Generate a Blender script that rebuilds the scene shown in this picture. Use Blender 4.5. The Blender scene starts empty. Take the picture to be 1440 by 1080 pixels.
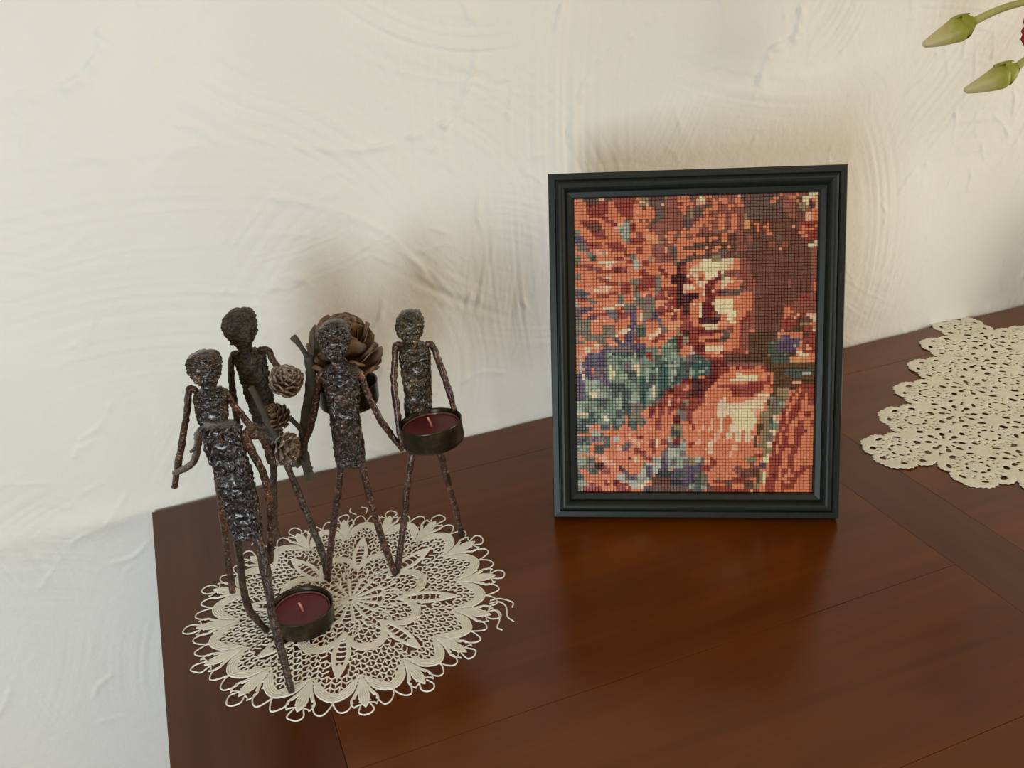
import bpy, bmesh, math, random
import numpy as np
from mathutils import Vector, Matrix, noise as mnoise
from math import sin, cos, pi, radians

scn = bpy.context.scene
COL = scn.collection
MMU = 0.001

# ------------------------------------------------------------------ camera
R0 = Vector((0.928359, -0.367907, -0.052853))
U0 = Vector((0.205297, 0.389023, 0.898061))
F0 = Vector((0.309842, 0.844574, -0.436684))
cam = bpy.data.cameras.new('camera')
cam.sensor_width = 36.0
cam.lens = 1290.43 / 1440.0 * 36.0
cam.clip_start = 0.02
co = bpy.data.objects.new('camera', cam)
COL.objects.link(co)
M = Matrix.Identity(4)
for i in range(3):
    M[i][0] = R0[i]; M[i][1] = U0[i]; M[i][2] = -F0[i]
M.translation = Vector((0.0684, -0.7668, 0.4437))
co.matrix_world = M
scn.camera = co

# ------------------------------------------------------------------ world + windows' light + added fill
w = bpy.data.worlds.new('room_light')
scn.world = w
w.use_nodes = True
bg = w.node_tree.nodes['Background']
bg.inputs[0].default_value = (1.0, 0.74, 0.36, 1)
bg.inputs[1].default_value = 0.25

def area(name, loc, target, sx, sy, power, color):
    l = bpy.data.lights.new(name, 'AREA')
    l.shape = 'RECTANGLE'; l.size = sx; l.size_y = sy
    l.energy = power; l.color = color
    o = bpy.data.objects.new(name, l)
    COL.objects.link(o)
    o.location = loc
    d = Vector(target) - Vector(loc)
    o.rotation_euler = d.to_track_quat('-Z', 'Y').to_euler()
    return o
area('window_light_left', (-0.78, -1.50, 0.27), (0.3, 0, 0.15), 0.42, 0.55, 17.5, (0.76, 0.91, 1.0))
area('window_light_right', (2.7, -1.15, 0.25), (0.3, 0, 0.15), 0.55, 0.8, 29, (1.0, 0.91, 0.74))
area('fill_light_above', (0.35, -2.3, 1.7), (0.3, 0, 0.1), 1.6, 0.9, 11, (1.0, 0.88, 0.70))  # added fill from above to brighten table and doily, no window there

scn.view_settings.view_transform = 'Standard'
scn.view_settings.look = 'None'
scn.view_settings.exposure = 0.0
scn.view_settings.gamma = 1.0
scn.view_settings.use_curve_mapping = False

# ------------------------------------------------------------------ helpers
def tag(o, label=None, cat=None, group=None, kind=None):
    if label: o['label'] = label
    if cat: o['category'] = cat
    if group: o['group'] = group
    if kind: o['kind'] = kind
    return o

def empty(name, loc=(0, 0, 0)):
    o = bpy.data.objects.new(name, None)
    o.empty_display_size = 0.02
    o.location = loc
    COL.objects.link(o)
    return o

def mesh_obj(name, verts, faces, mat, parent=None, smooth=True, mesh=None):
    if mesh is None:
        mesh = bpy.data.meshes.new(name)
        mesh.from_pydata([tuple(v) for v in verts], [], faces)
        mesh.update()
        if smooth:
            mesh.polygons.foreach_set('use_smooth', [True] * len(mesh.polygons))
        if mat: mesh.materials.append(mat)
    o = bpy.data.objects.new(name, mesh)
    COL.objects.link(o)
    if parent:
        o.parent = parent
        # children are built in world coordinates: undo the parent's placement
        loc = Vector((0, 0, 0)); p = parent
        while p:
            loc += Vector(p.location); p = p.parent
        o.location = -loc
    return o

class Geo:
    def __init__(s): s.v = []; s.f = []
    def add(s, vs, fs):
        b = len(s.v); s.v += [tuple(v) for v in vs]
        s.f += [tuple(i + b for i in f) for f in fs]
    def obj(s, name, mat, parent=None, smooth=True):
        return mesh_obj(name, s.v, s.f, mat, parent, smooth)

def bx(g, x0, x1, y0, y1, z0, z1, bev=0.0):
    bm = bmesh.new()
    bmesh.ops.create_cube(bm, size=1)
    for v in bm.verts:
        v.co = Vector((x0 if v.co.x < 0 else x1, y0 if v.co.y < 0 else y1, z0 if v.co.z < 0 else z1))
    if bev > 0:
        bmesh.ops.bevel(bm, geom=list(bm.edges), offset=bev, segments=2, profile=0.6, affect='EDGES')
    bm.verts.index_update()
    g.add([v.co.copy() for v in bm.verts], [[v.index for v in f.verts] for f in bm.faces])
    bm.free()

def catmull(P, n):
    P = [Vector(p) for p in P]
    if len(P) < 3: 
        return [P[0].lerp(P[-1], i / n) for i in range(n + 1)]
    Q = [P[0] * 2 - P[1]] + P + [P[-1] * 2 - P[-2]]
    out = []
    for i in range(1, len(Q) - 2):
        for k in range(n):
            t = k / n
            a, b, c, d = Q[i - 1], Q[i], Q[i + 1], Q[i + 2]
            out.append(0.5 * ((2 * b) + (-a + c) * t + (2 * a - 5 * b + 4 * c - d) * t * t + (-a + 3 * b - 3 * c + d) * t ** 3))
    out.append(P[-1])
    return out

def tube(g, pts, rad, seg=10, bark=0.0, seed=0, sub=6, capr=0.6):
    """pts list of Vector in metres, rad scalar or list"""
    C = catmull(pts, sub)
    n = len(C)
    if not isinstance(rad, (list, tuple)): rad = [rad] * len(pts)
    up = Vector((0.3, -0.9, 0.2))
    rings = []
    for i, c in enumerate(C):
        t = (C[min(i + 1, n - 1)] - C[max(i - 1, 0)]).normalized()
        a = t.cross(up).normalized(); b = a.cross(t).normalized()
        f = i / (n - 1) * (len(rad) - 1); k = min(int(f), len(rad) - 2); r = rad[k] + (rad[k + 1] - rad[k]) * (f - k)
        ring = []
        for j in range(seg):
            th = 2 * pi * j / seg
            rr = r
            if bark:
                q = c * 260 + Vector((cos(th), sin(th), seed * 3.1)) * 1.3
                rr = r * (1 + bark * mnoise.noise(q) + bark * 0.6 * mnoise.noise(q * 2.7))
            ring.append(c + a * cos(th) * rr + b * sin(th) * rr)
        rings.append(ring)
    t0 = (C[0] - C[1]).normalized(); t1 = (C[-1] - C[-2]).normalized()
    def shrink(ring, c, t, r, k): return [c + (p - c) * k + t * r * (1 - k) * 0.9 for p in ring]
    rings.insert(0, shrink(rings[0], C[0], t0, rad[0], capr))
    rings.append(shrink(rings[-1], C[-1], t1, rad[-1], capr))
    vs = [p for r_ in rings for p in r_]
    fs = []
    m = len(rings)
    for i in range(m - 1):
        for j in range(seg):
            j2 = (j + 1) % seg
            fs.append((i * seg + j, i * seg + j2, (i + 1) * seg + j2, (i + 1) * seg + j))
    fs.append(tuple(range(seg))[::-1]); fs.append(tuple((m - 1) * seg + j for j in range(seg)))
    g.add(vs, fs)

def lathe(g, prof, c=(0, 0, 0), seg=48, tilt=None):
    c = Vector(c)
    vs = []; fs = []
    for r, z in prof:
        for j in range(seg):
            th = 2 * pi * j / seg
            p = Vector((r * cos(th), r * sin(th), z))
            if tilt: p = tilt @ p
            vs.append(c + p)
    for i in range(len(prof) - 1):
        for j in range(seg):
            j2 = (j + 1) % seg
            fs.append((i * seg + j, i * seg + j2, (i + 1) * seg + j2, (i + 1) * seg + j))
    if prof[0][0] > 0: fs.append(tuple(range(seg))[::-1])
    if prof[-1][0] > 0: fs.append(tuple((len(prof) - 1) * seg + j for j in range(seg)))
    g.add(vs, fs)

# ------------------------------------------------------------------ materials
def new_mat(name):
    m = bpy.data.materials.new(name); m.use_nodes = True
    nt = m.node_tree
    return m, nt, nt.nodes['Principled BSDF'], nt.nodes.new, nt.links.new

def coords(nt, kind='Object', scale=(1, 1, 1)):
    tc = nt.nodes.new('ShaderNodeTexCoord'); mp = nt.nodes.new('ShaderNodeMapping')
    mp.inputs['Scale'].default_value = scale
    nt.links.new(tc.outputs[kind], mp.inputs[0])
    return mp.outputs[0]

def ramp(nt, fac, stops):
    r = nt.nodes.new('ShaderNodeValToRGB')
    e = r.color_ramp.elements
    while len(e) < len(stops): e.new(0.5)
    for el, (p, c) in zip(e, stops):
        el.position = p; el.color = (*c, 1)
    nt.links.new(fac, r.inputs[0])
    return r.outputs[0]

def noise(nt, vec, scale, detail=4, rough=0.55, dist=0.0):
    n = nt.nodes.new('ShaderNodeTexNoise')
    n.inputs['Scale'].default_value = scale; n.inputs['Detail'].default_value = detail
    n.inputs['Roughness'].default_value = rough; n.inputs['Distortion'].default_value = dist
    nt.links.new(vec, n.inputs['Vector'])
    return n.outputs['Fac']

def bump(nt, h, bsdf, strength=0.3, dist=0.001):
    b = nt.nodes.new('ShaderNodeBump')
    b.inputs['Strength'].default_value = strength; b.inputs['Distance'].default_value = dist
    nt.links.new(h, b.inputs['Height']); nt.links.new(b.outputs[0], bsdf.inputs['Normal'])
    return b

def simple(name, color, rough=0.5, metal=0.0, spec=None, bscale=0, bstr=0.2, bdist=0.0005, var=0.0, vscale=40):
    m, nt, b, N, L = new_mat(name)
    b.inputs['Roughness'].default_value = rough; b.inputs['Metallic'].default_value = metal
    if spec is not None: b.inputs['Specular IOR Level'].default_value = spec
    v = coords(nt)
    if var > 0:
        c1 = tuple(c * (1 - var) for c in color); c2 = tuple(min(1, c * (1 + var)) for c in color)
        L(ramp(nt, noise(nt, v, vscale), [(0.3, c1), (0.7, c2)]), b.inputs['Base Color'])
    else: b.inputs['Base Color'].default_value = (*color, 1)
    if bscale: bump(nt, noise(nt, v, bscale), b, bstr, bdist)
    return m

def srgb(*c):
    return tuple(((x / 255) / 12.92 if x / 255 <= 0.04045 else (((x / 255) + 0.055) / 1.055) ** 2.4) for x in c)

def wood(name, grain_axis, c1, c2, c3):
    m, nt, b, N, L = new_mat(name)
    sc = (2.5, 55, 30) if grain_axis == 'x' else (55, 2.5, 30)
    v = coords(nt, 'Object', sc)
    v2 = coords(nt, 'Object', (3, 9, 6) if grain_axis == 'x' else (9, 3, 6))
    g1 = noise(nt, v, 1.0, 6, 0.6, 0.6)
    g2 = noise(nt, v2, 1.2, 3, 0.5, 0.4)
    mx = nt.nodes.new('ShaderNodeMix'); mx.data_type = 'FLOAT'
    mx.inputs[0].default_value = 0.62
    L(g1, mx.inputs[2]); L(g2, mx.inputs[3])
    L(ramp(nt, mx.outputs[0], [(0.36, c1), (0.5, c2), (0.64, c3)]), b.inputs['Base Color'])
    r = nt.nodes.new('ShaderNodeMapRange')
    r.inputs['To Min'].default_value = 0.15; r.inputs['To Max'].default_value = 0.30
    L(noise(nt, coords(nt), 14, 4, 0.6), r.inputs[0]); L(r.outputs[0], b.inputs['Roughness'])
    b.inputs['Specular IOR Level'].default_value = 0.32
    bump(nt, g1, b, 0.05, 0.0004)
    return m
WX = wood('mahogany_along', 'x', (0.088, 0.0200, 0.0010), (0.120, 0.0285, 0.0014), (0.156, 0.039, 0.0022))
WM = wood('mahogany_cross_strip', 'y', (0.066, 0.0165, 0.0022), (0.088, 0.0225, 0.0028), (0.112, 0.030, 0.0040))
WY = wood('mahogany_across', 'y', (0.060, 0.0150, 0.0024), (0.078, 0.0200, 0.0032), (0.098, 0.027, 0.0045))

def plaster():
    m, nt, b, N, L = new_mat('trowelled_plaster')
    v = coords(nt)
    L(ramp(nt, noise(nt, v, 3.0, 4, 0.55, 0.4), [(0.35, (0.80, 0.780, 0.735)), (0.65, (0.86, 0.845, 0.81))]), b.inputs['Base Color'])
    b.inputs['Roughness'].default_value = 0.62
    b.inputs['Specular IOR Level'].default_value = 0.3
    n1 = noise(nt, v, 120, 5, 0.6); n2 = noise(nt, v, 30, 5, 0.6, 1.5)
    a = nt.nodes.new('ShaderNodeMath'); a.operation = 'ADD'
    L(n1, a.inputs[0]); L(n2, a.inputs[1])
    bump(nt, a.outputs[0], b, 0.30, 0.0020)
    return m
PLASTER = plaster()

def slag(name, c1, c2, c3, rough=0.25, metal=0.35, bs=1000, painted_glint=None, coat=0.2):
    m, nt, b, N, L = new_mat(name)
    v = coords(nt)
    n = noise(nt, v, 260, 6, 0.7, 0.9)
    n0 = noise(nt, v, 90, 3, 0.5)
    ad = nt.nodes.new('ShaderNodeMath'); ad.operation = 'MULTIPLY_ADD'
    L(n0, ad.inputs[0]); ad.inputs[1].default_value = 0.5; L(n, ad.inputs[2])
    L(ramp(nt, ad.outputs[0], [(0.62, c1), (0.82, c2), (0.96, c3)] + ([(1.0, painted_glint)] if painted_glint else [])), b.inputs['Base Color'])  # optional brightest stop paints sparse glints into the base colour
    b.inputs['Metallic'].default_value = metal
    b.inputs['Specular IOR Level'].default_value = 0.7
    b.inputs['Coat Weight'].default_value = coat; b.inputs['Coat Roughness'].default_value = 0.16
    r = nt.nodes.new('ShaderNodeMapRange'); r.inputs['To Min'].default_value = max(0.08, rough - 0.12); r.inputs['To Max'].default_value = rough + 0.25
    L(noise(nt, v, 300, 3), r.inputs[0]); L(r.outputs[0], b.inputs['Roughness'])
    n2 = noise(nt, v, bs, 4, 0.6)
    n3 = noise(nt, v, 230, 2, 0.4, 1.2)
    a = nt.nodes.new('ShaderNodeMath'); a.operation = 'MULTIPLY_ADD'
    L(n2, a.inputs[0]); a.inputs[1].default_value = 0.12; L(n3, a.inputs[2])
    bp = bump(nt, a.outputs[0], b, 0.9, 0.0028)
    return m
SLAG = slag('dark_slag_metal', (0.011, 0.006, 0.004), (0.048, 0.026, 0.016), (0.201, 0.113, 0.076), painted_glint=(0.538, 0.381, 0.350), coat=0.38)
SLAGB = slag('painted_sheen_slag', (0.011, 0.007, 0.006), (0.042, 0.030, 0.027), (0.181, 0.148, 0.159), 0.22, 0.45, painted_glint=(0.473, 0.494, 0.438), coat=0.50)  # cooler pale tones paint window reflections into the base colour
SLAGD = slag('dull_brown_slag', (0.017, 0.010, 0.004), (0.046, 0.027, 0.011), (0.094, 0.058, 0.024), 0.55, 0.15, coat=0.04)
SLAGG = slag('golden_brown_slag', (0.013, 0.009, 0.003), (0.068, 0.043, 0.017), (0.288, 0.202, 0.088), 0.28, 0.4, painted_glint=(0.625, 0.553, 0.348), coat=0.34)
ROD = slag('coppery_brown_rod', (0.024, 0.011, 0.006), (0.089, 0.034, 0.018), (0.245, 0.109, 0.058), 0.30, 0.35, 500, coat=0.22)
RODD = slag('dark_brown_rod', (0.018, 0.011, 0.006), (0.057, 0.028, 0.014), (0.134, 0.073, 0.040), 0.38, 0.25, 500, coat=0.12)
def cupmat():
    m, nt, b, N, L = new_mat('tarnished_bronze')
    v = coords(nt)
    L(ramp(nt, noise(nt, v, 75, 5, 0.65), [(0.35, (0.018, 0.014, 0.010)), (0.55, (0.045, 0.034, 0.019)), (0.72, (0.10, 0.074, 0.034))]), b.inputs['Base Color'])
    b.inputs['Metallic'].default_value = 0.6; b.inputs['Roughness'].default_value = 0.33
    bump(nt, noise(nt, v, 260, 4), b, 0.12, 0.0006)
    return m
CUP = cupmat()
WAX = simple('dark_red_wax', srgb(104, 30, 38), 0.5, var=0.12, vscale=120, bscale=300, bstr=0.15)
WICK = simple('waxed_wick', srgb(205, 140, 125), 0.7)
WAXRIM = simple('clear_cup', (0.16, 0.075, 0.075), 0.25, spec=0.5)
LACE = simple('ecru_cotton', (0.89, 0.87, 0.79), 0.85, bscale=900, bstr=0.5, bdist=0.0004, var=0.06, vscale=400)
LACE2 = simple('cream_cotton', (0.86, 0.83, 0.72), 0.85, bscale=750, bstr=0.7, bdist=0.0006, var=0.08, vscale=300)
FRAMEM = simple('black_green_lacquer', (0.017, 0.020, 0.016), 0.42, spec=0.22, bscale=600, bstr=0.08, var=0.2, vscale=300)
FABRIC = simple('dark_mosaic_ground', srgb(70, 34, 24), 0.8)
BACKB = simple('brown_hardboard', (0.10, 0.06, 0.035), 0.7, bscale=200)
TWIGM = simple('grey_green_twig', (0.066, 0.060, 0.045), 0.75, bscale=500, bstr=0.6, bdist=0.0008, var=0.35, vscale=130)
CONEM = simple('brown_cone_scale', (0.185, 0.112, 0.066), 0.5, bscale=300, bstr=0.4, bdist=0.0006, var=0.35, vscale=110)
def frosted():
    m, nt, b, N, L = new_mat('frosted_cone_scale')
    v = coords(nt)
    L(ramp(nt, noise(nt, v, 420, 5, 0.75), [(0.34, (0.10, 0.055, 0.035)), (0.46, (0.24, 0.165, 0.125)), (0.56, (0.50, 0.41, 0.35)), (0.64, (0.95, 0.9, 0.85))]), b.inputs['Base Color'])
    b.inputs['Roughness'].default_value = 0.3; b.inputs['Specular IOR Level'].default_value = 0.6
    bump(nt, noise(nt, v, 900, 4), b, 0.9, 0.0008)
    return m
CONEF = frosted()
CONEC = simple('dark_cone_core', (0.03, 0.015, 0.009), 0.8, bscale=300)
FLOORM = simple('brown_floor', (0.16, 0.10, 0.06), 0.5, var=0.2, vscale=6)

def budmat():
    m, nt, b, N, L = new_mat('green_to_cream_bud')
    at = nt.nodes.new('ShaderNodeAttribute'); at.attribute_name = 'along'
    v = coords(nt)
    mx = nt.nodes.new('ShaderNodeMath'); mx.operation = 'MULTIPLY_ADD'
    L(noise(nt, v, 160, 3), mx.inputs[0]); mx.inputs[1].default_value = 0.25
    L(at.outputs['Fac'], mx.inputs[2])
    L(ramp(nt, mx.outputs[0], [(0.30, (0.30, 0.30, 0.020)), (0.48, (0.36, 0.35, 0.05)), (0.68, (0.52, 0.46, 0.17)), (1.0, (0.60, 0.52, 0.27))]), b.inputs['Base Color'])
    b.inputs['Roughness'].default_value = 0.5
    b.inputs['Subsurface Weight'].default_value = 0.15
    b.inputs['Subsurface Radius'].default_value = (0.003, 0.003, 0.001)
    return m
BUD = budmat()
STEMM = simple('pale_green_stem', (0.46, 0.43, 0.14), 0.5, var=0.12, vscale=60)
SEPAL = simple('yellow_green_sepal', (0.30, 0.31, 0.03), 0.5, var=0.15, vscale=90)
RED = simple('crimson_petal', (0.35, 0.006, 0.012), 0.7, bscale=500, bstr=0.5)
VASE = simple('cream_ceramic', (0.6, 0.55, 0.45), 0.25)

# ------------------------------------------------------------------ wall: trowelled plaster relief
def build_wall():
    xs = np.concatenate([np.linspace(-2.2, -0.36, 14), np.arange(-0.34, 1.22, 0.0017), np.linspace(1.24, 2.8, 12)])
    zs = np.concatenate([np.linspace(-0.75, -0.34, 8), np.arange(-0.32, 0.52, 0.0017), np.linspace(0.54, 1.75, 12)])
    X, Z = np.meshgrid(xs, zs)
    H = np.zeros_like(X)
    rng = np.random.RandomState(11)
    # slow undulation of the hand plastered surface
    for k in range(26):
        kx, kz = rng.uniform(-26, 26, 2); ph = rng.uniform(0, 6.28)
        H += 0.00011 * np.sin(kx * X + kz * Z + ph)
    def n1(t, seed):
        r = np.random.RandomState(seed)
        tab = r.uniform(-1, 1, 512)
        i = np.floor(t).astype(int); f = t - i; f = f * f * (3 - 2 * f)
        return tab[i % 512] * (1 - f) + tab[(i + 1) % 512] * f
    def swipe(cx, cz, px, pz, w, h, amp, freq, seed):
        """arc swipe of the trowel: centre of window (px,pz), arc centre (cx,cz)"""
        r = np.hypot(X - cx, Z - cz); r0 = math.hypot(px - cx, pz - cz)
        th = np.arctan2(Z - cz, X - cx) - math.atan2(pz - cz, px - cx)
        th = (th + pi) % (2 * pi) - pi
        win = np.exp(-((r - r0) / w) ** 2 - (th * r0 / h) ** 2)
        fade = 0.6 + 0.4 * n1(th * r0 * 25 + 50, seed + 1)
        return 1.35 * win * fade * amp * (n1(r * freq, seed) + 0.5 * n1(r * freq * 2.3 + 7, seed + 3))
    # named swipes seen on the wall
    named = [(0.05, 0.10, 0.20, 0.30, .05, .09, .0007, 240), (0.02, -.30, 0.03, 0.27, .05, .16, .0005, 260), (0.35, 0.55, 0.30, 0.36, .04, .08, .0008, 260),
             (0.0, -0.2, 0.05, 0.16, .06, .10, .0005, 240), (-.25, -.3, -.06, -.05, .06, .10, .0006, 230), (1.1, 0.28, 0.42, 0.28, .05, .10, .0009, 280),
             (0.62, 0.42, 0.70, 0.36, .03, .05, .0011, 260), (1.5, 0.2, 0.37, 0.15, .05, .10, .0007, 300), (0.75, 0.9, 0.62, 0.30, .04, .08, .0007, 240),
             (0.9, -0.1, 0.88, 0.22, .05, .08, .0007, 200), (0.2, 0.9, 0.9, 0.30, .06, .1, .0006, 200)]
    for k, a in enumerate(named): H += swipe(*a, 100 + k * 5)
    for k in range(120):
        px = rng.uniform(-0.3, 1.15); pz = rng.uniform(-0.28, 0.48)
        ang = rng.uniform(0, 6.28); R = rng.uniform(0.12, 0.6)
        H += swipe(px + R * cos(ang), pz + R * sin(ang), px, pz, rng.uniform(.015, .05), rng.uniform(.03, .10), rng.uniform(.00025, .0006), rng.uniform(260, 520), 300 + k * 5)
    # sharp ridges left by the edge of the trowel
    def ridge(pts, wd, hgt):
        nonlocal H
        C = catmull([Vector((p[0], p[1], 0)) for p in pts], 8)
        D = np.full(X.shape, 9.0); S = np.zeros_like(X)
        x0 = min(c.x for c in C) - .02; x1 = max(c.x for c in C) + .02; z0 = min(c.y for c in C) - .02; z1 = max(c.y for c in C) + .02
        i0, i1 = np.searchsorted(xs, [x0, x1]); k0, k1 = np.searchsorted(zs, [z0, z1])
        if i1 <= i0 or k1 <= k0: return
        XX = X[k0:k1, i0:i1]; ZZ = Z[k0:k1, i0:i1]; D = np.full(XX.shape, 9.0); SG = np.zeros_like(XX)
        for a, b in zip(C, C[1:]):
            dx, dz = b.x - a.x, b.y - a.y; l2 = dx * dx + dz * dz + 1e-12
            t = np.clip(((XX - a.x) * dx + (ZZ - a.y) * dz) / l2, 0, 1)
            d = np.hypot(XX - a.x - t * dx, ZZ - a.y - t * dz)
            sd = np.sign(dx * (ZZ - a.y) - dz * (XX - a.x))
            m = d < D; D[m] = d[m]; SG[m] = sd[m]
        prof = np.where(SG > 0, np.exp(-(D / wd) ** 2), np.exp(-(D / (wd * 4)) ** 2))
        jit = 0.55 + 0.45 * n1(XX * 130 + ZZ * 170, 77)
        H[k0:k1, i0:i1] += 1.9 * hgt * prof * jit
    ridge([(0.10, .345), (0.135, .318), (0.16, .308)], .0012, .0012)
    ridge([(0.18, .300), (0.23, .292), (0.27, .297), (0.30, .305)], .0012, .0013)
    ridge([(0.155, .262), (0.20, .245), (0.245, .215), (0.275, .175)], .0012, .0010)
    ridge([(0.34, .36), (0.325, .325), (0.30, .295), (0.285, .275)], .0011, .0012)
    ridge([(-.03, .36), (0.02, .365), (0.045, .385), (0.05, .40)], .0017, .0012)
    ridge([(0.62, .30), (0.635, .335), (0.66, .345), (0.665, .375)], .0018, .0016)
    ridge([(0.42, .28), (0.44, .33), (0.48, .36), (0.52, .38)], .0011, .0010)
    ridge([(0.13, .235), (0.17, .228), (0.19, .222)], .0011, .0009)
    ridge([(0.10, .19), (0.13, .185), (0.17, .19)], .0011, .0009)
    for k in range(330):
        px = rng.uniform(-0.3, 1.15); pz = rng.uniform(-0.25, 0.46)
        a = rng.uniform(0.6, 2.2) if px > .3 else rng.uniform(-.5, 1.2)
        L = rng.uniform(.006, .05); cv = rng.uniform(-.35, .35)
        P = [(px, pz), (px + L * .5 * cos(a), pz + L * .5 * sin(a)), (px + L * cos(a + cv), pz + L * sin(a + cv))]
        ridge(P, rng.uniform(.0008, .0012), rng.uniform(.0003, .0009))
    # plaster thickens slightly towards the table line
    H = H - H[(Z > -.2) & (Z < .45)].mean()
    Y = 0.006 - np.clip(H, -0.003, 0.0054) - 0.0
    Y -= 0.0035 * np.exp(-(np.abs(Z) / 0.012) ** 2) * (0.7 + 0.5 * np.sin(X * 23) * np.sin(X * 61 + 1))
    Y = np.maximum(Y, 0.0003)
    nx, nz = len(xs), len(zs)
    co_ = np.stack([X, Y, Z], -1).reshape(-1, 3)
    I = np.arange(nx * nz).reshape(nz, nx)
    q = np.stack([I[:-1, :-1], I[:-1, 1:], I[1:, 1:], I[1:, :-1]], -1).reshape(-1, 4)
    me = bpy.data.meshes.new('wall_back')
    me.vertices.add(len(co_)); me.vertices.foreach_set('co', co_.ravel().astype(np.float32))
    me.loops.add(q.size); me.loops.foreach_set('vertex_index', q.ravel().astype(np.int32))
    me.polygons.add(len(q)); me.polygons.foreach_set('loop_start', np.arange(0, q.size, 4, dtype=np.int32))
    me.polygons.foreach_set('loop_total', np.full(len(q), 4, dtype=np.int32))
    me.polygons.foreach_set('use_smooth', np.ones(len(q), bool))
    me.update(calc_edges=True); me.materials.append(PLASTER)
    o = bpy.data.objects.new('wall_back', me); COL.objects.link(o)
    tag(o, 'cream white wall of hand-trowelled plaster behind the table', kind='structure')
    return o
build_wall()
g = Geo(); bx(g, -2.2, 2.8, -3.2, 0.02, -0.79, -0.75)
tag(g.obj('floor', FLOORM, smooth=False), 'brown floor under the table', kind='structure')

# ------------------------------------------------------------------ table
TBL = empty('table', (0.9, -0.34, -0.75))
tag(TBL, 'reddish-brown mahogany table with boarded top against the plaster wall', 'table')
gap = 0.0002
TY0, TY1 = -0.640, -0.0006
def board(x0, x1, y0, y1, m, bev=0.0009, z1=0.0):
    g = Geo(); bx(g, x0 + gap / 2, x1 - gap / 2, y0 + gap / 2, y1 - gap / 2, -0.028, z1, bev)
    o = g.obj('board', m, TBL, smooth=False)
    for p in o.data.polygons: p.use_smooth = False
    return o
board(0.0, 0.1005, TY0, TY1, WY, 0.0008)
board(0.1005, 0.567, -0.357, -0.057, WX, 0.0004)
board(0.1005, 0.567, -0.057, TY1, WX, 0.0004)
board(0.1005, 0.567, -0.487, -0.357, WX, 0.0004)
board(0.1005, 0.567, TY0, -0.487, WX, 0.0004)
board(0.567, 0.625, TY0, -0.057, WM, 0.0004)
board(0.567, 0.625, -0.057, TY1, WX, 0.0004)
board(0.625, 1.30, -0.057, TY1, WX, 0.0004)
board(0.625, 1.30, -0.235, -0.057, WX, 0.0004)
board(0.625, 1.30, -0.420, -0.235, WX, 0.0004)
board(0.625, 1.30, TY0, -0.420, WX, 0.0004)
board(1.30, 1.80, TY0, TY1, WY, 0.0022)
g = Geo(); bx(g, 0.05, 1.75, -0.60, -0.578, -0.12, -0.028, .001); bx(g, 0.05, 1.75, -0.045, -0.023, -0.12, -0.028, .001)
bx(g, 0.05, 0.072, -0.58, -0.045, -0.12, -0.028, .001); bx(g, 1.728, 1.75, -0.58, -0.045, -0.12, -0.028, .001)
g.obj('apron', WX, TBL, smooth=False)
for x in (0.035, 1.705):
    for y in (-0.615, -0.07):
        g = Geo(); bx(g, x, x + .06, y, y + .06, -0.75, -0.028, .003); g.obj('leg', WY, TBL, smooth=False)

# ------------------------------------------------------------------ picture frame with mosaic
NC, NR = 77, 97
FB = Vector((0.42090, -0.22404, 0.0046)); FYAW = 0.46512; FLEAN = 0.31851
fex = Vector((cos(FYAW), -sin(FYAW), 0)); fbk = Vector((sin(FYAW), cos(FYAW), 0))
fup = Vector((0, 0, 1)) * cos(FLEAN) + fbk * sin(FLEAN)
fnr = fup.cross(fex) * -1.0
if fnr.dot(fbk) > 0: fnr = -fnr            # towards the viewer
FW, FH, FT = 0.2325, 0.2825, 0.0145
def fp(x, y, h):
    """x from centre, y from bottom, h above the front plane of the outer band"""
    return FB + fex * x + fup * y + fnr * h
FR = empty('picture_frame', (FB.x, FB.y, 0))
tag(FR, 'dark green-black moulded picture frame holding an orange and red mosaic portrait', 'picture frame')
prof = [(0.0, -FT), (0.0, -0.0006), (0.0006, 0.0), (0.0050, 0.0003), (0.0056, -0.0006), (0.0058, -0.0022), (0.0063, -0.0022), (0.0066, 0.0004),
        (0.0072, 0.0012), (0.0085, 0.0019), (0.0100, 0.0020), (0.0115, 0.0014), (0.0127, 0.0002), (0.0136, -0.0016), (0.0140, -0.0034), (0.0144, -0.0038),
        (0.0148, -0.0028), (0.0152, -0.0026), (0.0190, -0.0036), (0.0198, -0.0042), (0.0200, -0.0050), (0.0200, -0.0085), (0.0170, -0.0085), (0.0170, -FT)]
def rail(side):
    g = Geo(); vs = []
    hw, hh = FW / 2, FH
    for t, h in prof:
        if side == 'bottom': e = [(-hw + t, t), (hw - t, t)]
        elif side == 'top': e = [(hw - t, hh - t), (-hw + t, hh - t)]
        elif side == 'left': e = [(-hw + t, hh - t), (-hw + t, t)]
        else: e = [(hw - t, t), (hw - t, hh - t)]
        for x, y in e: vs.append(fp(x, y, h))
    n = len(prof); fs = []
    for i in range(n):
        j = (i + 1) % n
        fs.append((i * 2, i * 2 + 1, j * 2 + 1, j * 2))
    fs.append(tuple(i * 2 for i in range(n))); fs.append(tuple(i * 2 + 1 for i in range(n))[::-1])
    g.add(vs, fs)
    return g.obj('frame_rail', FRAMEM, FR, smooth=False)
for s_ in ('bottom', 'right', 'top', 'left'): rail(s_)
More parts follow.
